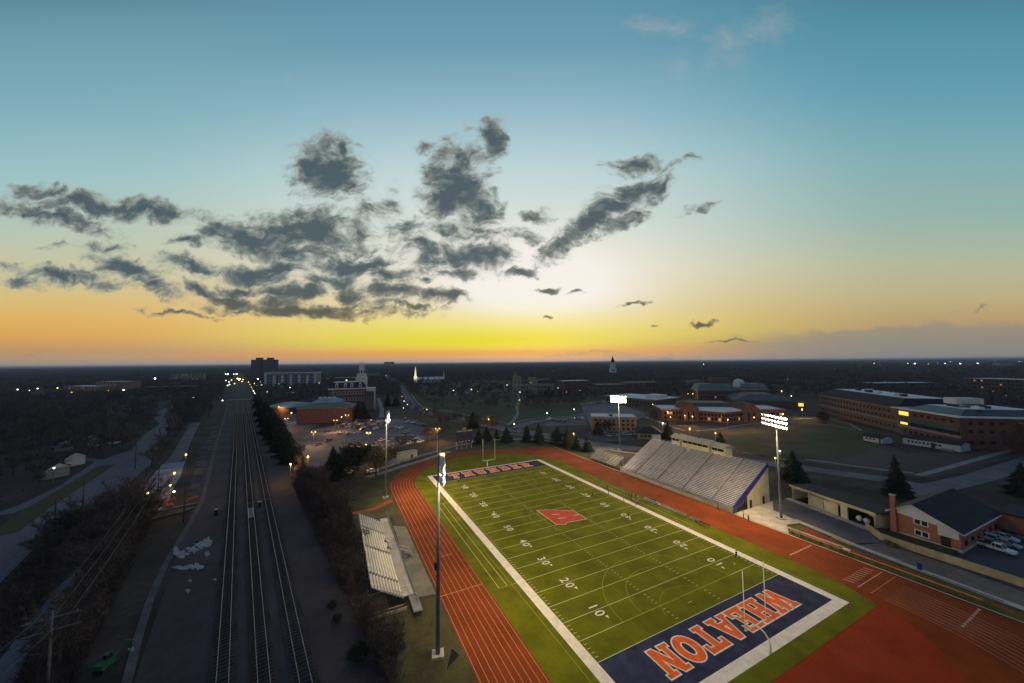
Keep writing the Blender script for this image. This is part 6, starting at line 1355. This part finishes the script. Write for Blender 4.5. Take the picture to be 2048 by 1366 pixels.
# ------------------------------------------------------------------ people
SK = mat('skin', (.42,.27,.19), .6, .1, 3); HR = mat('dark_hair', (.02,.014,.01), .8, .3, 5)
def skin_body(joints, edges, root=0, lv=1):
    me = bpy.data.meshes.new('sk'); me.from_pydata([j[:3] for j in joints], edges, []); o = bpy.data.objects.new('tmp', me); C.objects.link(o)
    md = o.modifiers.new('s', 'SKIN'); md.use_smooth_shade = True; sd = me.skin_vertices[0].data if me.skin_vertices else None
    if sd is None: return None
    for i, j in enumerate(joints): sd[i].radius = (j[3], j[4] if len(j) > 4 else j[3]); sd[i].use_root = (i == root)
    s = o.modifiers.new('u', 'SUBSURF'); s.levels = lv; s.render_levels = lv
    dg = bpy.context.evaluated_depsgraph_get(); dg.update(); r = bpy.data.meshes.new_from_object(o.evaluated_get(dg)); bpy.data.objects.remove(o); r.materials.clear(); return r
def ensure_skin(me):
    if not me.skin_vertices:
        bm_ = __import__('bmesh').new(); bm_.from_mesh(me); bm_.verts.layers.skin.verify(); bm_.to_mesh(me); bm_.free()
_old = skin_body
def skin_body(joints, edges, root=0, lv=1):
    me = bpy.data.meshes.new('sk'); me.from_pydata([j[:3] for j in joints], edges, []); ensure_skin(me)
    o = bpy.data.objects.new('tmp', me); C.objects.link(o); md = o.modifiers.new('s', 'SKIN'); md.use_smooth_shade = True; sd = me.skin_vertices[0].data
    for i, j in enumerate(joints): sd[i].radius = (j[3], j[4] if len(j) > 4 else j[3]); sd[i].use_root = (i == root)
    s = o.modifiers.new('u', 'SUBSURF'); s.levels = lv; s.render_levels = lv
    dg = bpy.context.evaluated_depsgraph_get(); dg.update(); r = bpy.data.meshes.new_from_object(o.evaluated_get(dg)); bpy.data.objects.remove(o); r.materials.clear(); return r
def person(u, v, rz, label, shirt, trouser, pose='stand', hat=None, z=.06, group='people on the field and sideline'):
    """x is the figure's left-right, it faces -y"""
    t = thing('person', label, 'person', (u, v, z), rz, group); st = .0
    if pose == 'stride': lk = ((.12,-.12,.50),(.13,.22,.09)); rk_ = ((-.12,-.26,.52),(-.12,-.34,.09)); ha = ((.26,.12,1.12),(.27,-.06,.92)); hb = ((-.26,-.10,1.13),(-.26,-.30,1.0))
    elif pose == 'sit': lk = ((.12,-.42,.50),(.12,-.45,.09)); rk_ = ((-.12,-.42,.50),(-.12,-.44,.09)); ha = ((.26,-.05,.80),(.2,-.30,.62)); hb = ((-.26,-.05,.80),(-.2,-.30,.62)); st = -.42
    else: lk = ((.11,-.03,.50),(.12,.02,.09)); rk_ = ((-.11,-.02,.50),(-.13,.02,.09)); ha = ((.27,.03,1.12),(.29,-.08,.88)); hb = ((-.27,.03,1.12),(-.29,-.08,.88))
    s = st; J = [(0,0,.96+s,.13,.10),(0,.01,1.16+s,.13,.10),(0,.01,1.38+s,.17,.105),(0,0,1.50+s,.06),(0,-.02,1.60+s,.085,.095),(0,-.02,1.72+s,.075,.085),
       (.18,.01,1.42+s,.058),(*ha[0],.042),(*ha[1],.026),(-.18,.01,1.42+s,.058),(*hb[0],.042),(*hb[1],.026),
       (.10,0,.90+s,.085),(*lk[0],.06),(*lk[1],.042),(lk[1][0],lk[1][1]-.17,.045,.035),(-.10,0,.90+s,.085),(*rk_[0],.06),(*rk_[1],.042),(rk_[1][0],rk_[1][1]-.17,.045,.035)]
    E_ = [(0,1),(1,2),(2,3),(3,4),(4,5),(2,6),(6,7),(7,8),(2,9),(9,10),(10,11),(0,12),(12,13),(13,14),(14,15),(0,16),(16,17),(17,18),(18,19)]
    for (e, w_) in ((7,8),(10,11)):        # palm and five separate curled fingers
        W0 = Vector(J[w_][:3]); d = (W0-Vector(J[e][:3])).normalized(); sd_ = d.cross(Vector((0,1,0))).normalized(); cu_ = sd_.cross(d)
        J.append((*(W0+d*.06), .022, .034)); pm_ = len(J)-1; E_.append((w_, pm_))
        for k, ln in enumerate((.052,.060,.056,.044)):
            o = W0+d*.09+cu_*(.030-.020*k); m1 = o+d*ln*.6+sd_*.006; m2 = m1+d*ln*.4+sd_*.022
            J += [(*o,.009),(*m1,.009),(*m2,.007)]; i = len(J)-3; E_ += [(pm_,i),(i,i+1),(i+1,i+2)]
        o = W0+d*.045+cu_*.036; J += [(*o,.010),(*(o+d*.035+cu_*.018),.009)]; i = len(J)-2; E_ += [(pm_,i),(i,i+1)]
    bm_ = skin_body(J, E_); bm_.materials.append(SK); ob = bpy.data.objects.new('body', bm_); C.objects.link(ob); ob.parent = t
    f = MB(); hz = 1.66+s
    f.ball((-.032,-.105,hz), .013, 6, 4); f.ball((.032,-.105,hz), .013, 6, 4); f.build('eyes', m_black, ob); MB().add([(-.014,-.10,hz-.05),(.014,-.10,hz-.05),(0,-.135,hz-.05),(0,-.105,hz)],[(0,1,2),(0,2,3),(1,3,2)]).build('nose', SK, ob)
    MB().box((0,-.105,hz-.085), (.05,.015,.012)).build('mouth', mat('lips', (.3,.1,.08), .5, .1, 3), ob)
    tz = lambda q, a: (*q[:3], q[3]+a, (q[4] if len(q) > 4 else q[3])+a)
    S_ = [tz(J[0],.022),tz(J[1],.022),tz(J[2],.022),tz(J[6],.022),tz(J[7],.018),tz(J[9],.022),tz(J[10],.018)]
    S_[4] = (*(Vector(J[6][:3])*.25+Vector(J[7][:3])*.75), .055); S_[6] = (*(Vector(J[9][:3])*.25+Vector(J[10][:3])*.75), .055)
    m1 = skin_body(S_, [(0,1),(1,2),(2,3),(3,4),(2,5),(5,6)]); m1.materials.append(shirt); o = bpy.data.objects.new('shirt', m1); C.objects.link(o); o.parent = t
    T1 = [tz(J[0],.026),tz(J[12],.024),tz(J[13],.022),(J[14][0],J[14][1],J[14][2]+.05,.058),tz(J[16],.024),tz(J[17],.022),(J[18][0],J[18][1],J[18][2]+.05,.058)]
    m2 = skin_body(T1, [(0,1),(1,2),(2,3),(0,4),(4,5),(5,6)]); m2.materials.append(trouser); o = bpy.data.objects.new('trousers', m2); C.objects.link(o); o.parent = t
    MB().ball((0,.012,1.715+s), .108, 10, 6, .85).build('cap' if hat else 'hair', hat or HR, t, True)
    for q in (J[15], J[19]): MB().box((q[0], q[1]+.06, .045), (.10,.29,.09)).build('shoe', m_black, t)
    return t
cl = {n: mat('cloth_'+n, c, .85, .15, 4) for n, c in {'white': (.65,.65,.62), 'dark': (.025,.025,.03), 'red': (.45,.05,.03), 'navy': (.03,.04,.16), 'grey': (.18,.18,.19), 'orange': (.5,.14,.03), 'blue': (.04,.09,.45)}.items()}
for x, y, rz, lb, s_, tr_, ps_, ht in [(917,965,.4,'person in white top and dark shorts near the far goal line','white','dark','stride',None),(1107,973,1,'person in dark clothes on the far right of the field','dark','dark','stand',None),(1124,1000,2,'person in red top beyond the midfield emblem','red','grey','stride',None),
    (1185,993,3,'person in black beside the far right forty number','dark','dark','stand',None),(1217,988,1.5,'person in dark clothes on the white border line, front one','dark','grey','stand',None),(1215,978,4,'person in dark clothes behind the border line pair','dark','dark','stand',None),(1248,1007,1,'person in dark top inside the field near the right fifty number','dark','grey','stand',None),
    (1257,1036,2.4,'person in black walking over the right forty number','dark','dark','stride',None),(1272,1010,.3,'person in black at the border line, left of the group','dark','dark','stand',None),(1276,1009,1.9,'person in grey at the border line with white cap','grey','dark','stand','w'),(1284,994,1,'person standing alone behind the white capped group','grey','grey','stand',None),(1276,1001,5,'tall person in light top behind the border line','white','dark','stand',None),
    (1252,991,1,'person in navy by the bags on the sideline, left','navy','dark','stand',None),(1258,993,2,'person bending over bags on the sideline','grey','dark','stride',None),(1264,996,3,'person in dark coat in the middle of the sideline group','dark','dark','stand',None),(1270,996,2,'person in red jacket right of the sideline group','red','dark','stand',None),(1314,1013,4,'person in white top sitting by the first bench','white','grey','stand',None),
    (1473,1117,2.6,'runner in black near the right ten number','dark','dark','stride',None),(1497,1043,0,'person in dark coat on the concrete pad below the grandstand','dark','dark','stand',None),(1487,1036,0,'person in light coat on the concrete pad','white','grey','stand',None),(1436,1020,1,'person in blue at the front rail of the grandstand','blue','navy','stand',None)]:
    u, v = G(x, y); person(u, v, rz, lb, cl[s_], cl[tr_], ps_, cl['white'] if ht else None)
for x, y, c, lb in [(770.5,1083,'blue','person in blue sitting on the far part of the left bleacher'),(776,1096,'navy','person in navy sitting on the left bleacher below the blue one')]:
    u, v = G(x, y, 1.9); person(u, v, -PI/2+PI, lb, cl[c], cl['dark'], 'sit', None, 1.45, 'spectators on the left bleacher')
o = MB().ball((0,0,0), .16, 10, 7); o = o.build('ball', m_white, None, True); o.location = (*G(1469,1130), .24); tag(o, 'white ball lying in front of the runner near the ten number', 'ball')
for k, (x, y, lb) in enumerate([(1384,1038,'dark equipment bag beside the short bench'),(1392,1044,'dark bag in front of the short bench'),(1303,1000,'black bag pile beside the first bench'),(1309,1003,'grey bag right of the black pile'),(1319,1010,'white bucket between the first two benches'),(1265,1003,'bag at the feet of the sideline group')]):
    t = thing('sports_bag', lb, 'bag', (*G(x, y), .06), k*.7); MB().box((0,0,.22), (.9,.45,.4)).build('bag_body', m_white if 'white' in lb else m_black if 'black' in lb else m_navy, t); MB().tube([(-.2,0,.42),(-.1,0,.58),(.1,0,.58),(.2,0,.42)], .02, 5).build('handle', m_black, t)
t = thing('practice_net', 'low triangular net frame beside the track at the bottom edge', 'net', (*G(906,1325), .05), .6)
MB().tube([(-1.6,0,0),(0,.3,2.0),(1.6,0,0)], .05, 6).build('frame', m_steel, t); MB().add([(-1.5,0,.05),(1.5,0,.05),(0,.28,1.9)],[(0,1,2)]).build('net', mat('dark_net', (.06,.05,.04), .9, .3, 4), t)

# ------------------------------------------------------------------ evening haze over the plain
hz = MB().box((CX+8000, CY+14000, 31), (70000, 70000, 64)); ho = hz.build('haze', None); ho['kind'] = 'stuff'
hm = bpy.data.materials.new('haze_air'); hm.use_nodes = True; nt = hm.node_tree; nt.nodes.clear()
o_ = nt.nodes.new('ShaderNodeOutputMaterial'); v_ = nt.nodes.new('ShaderNodeVolumePrincipled'); nt.links.new(v_.outputs[0], o_.inputs['Volume'])
v_.inputs['Color'].default_value = (.66,.80,1,1); v_.inputs['Density'].default_value = .00007; v_.inputs['Anisotropy'].default_value = 0.0
ho.data.materials.append(hm)
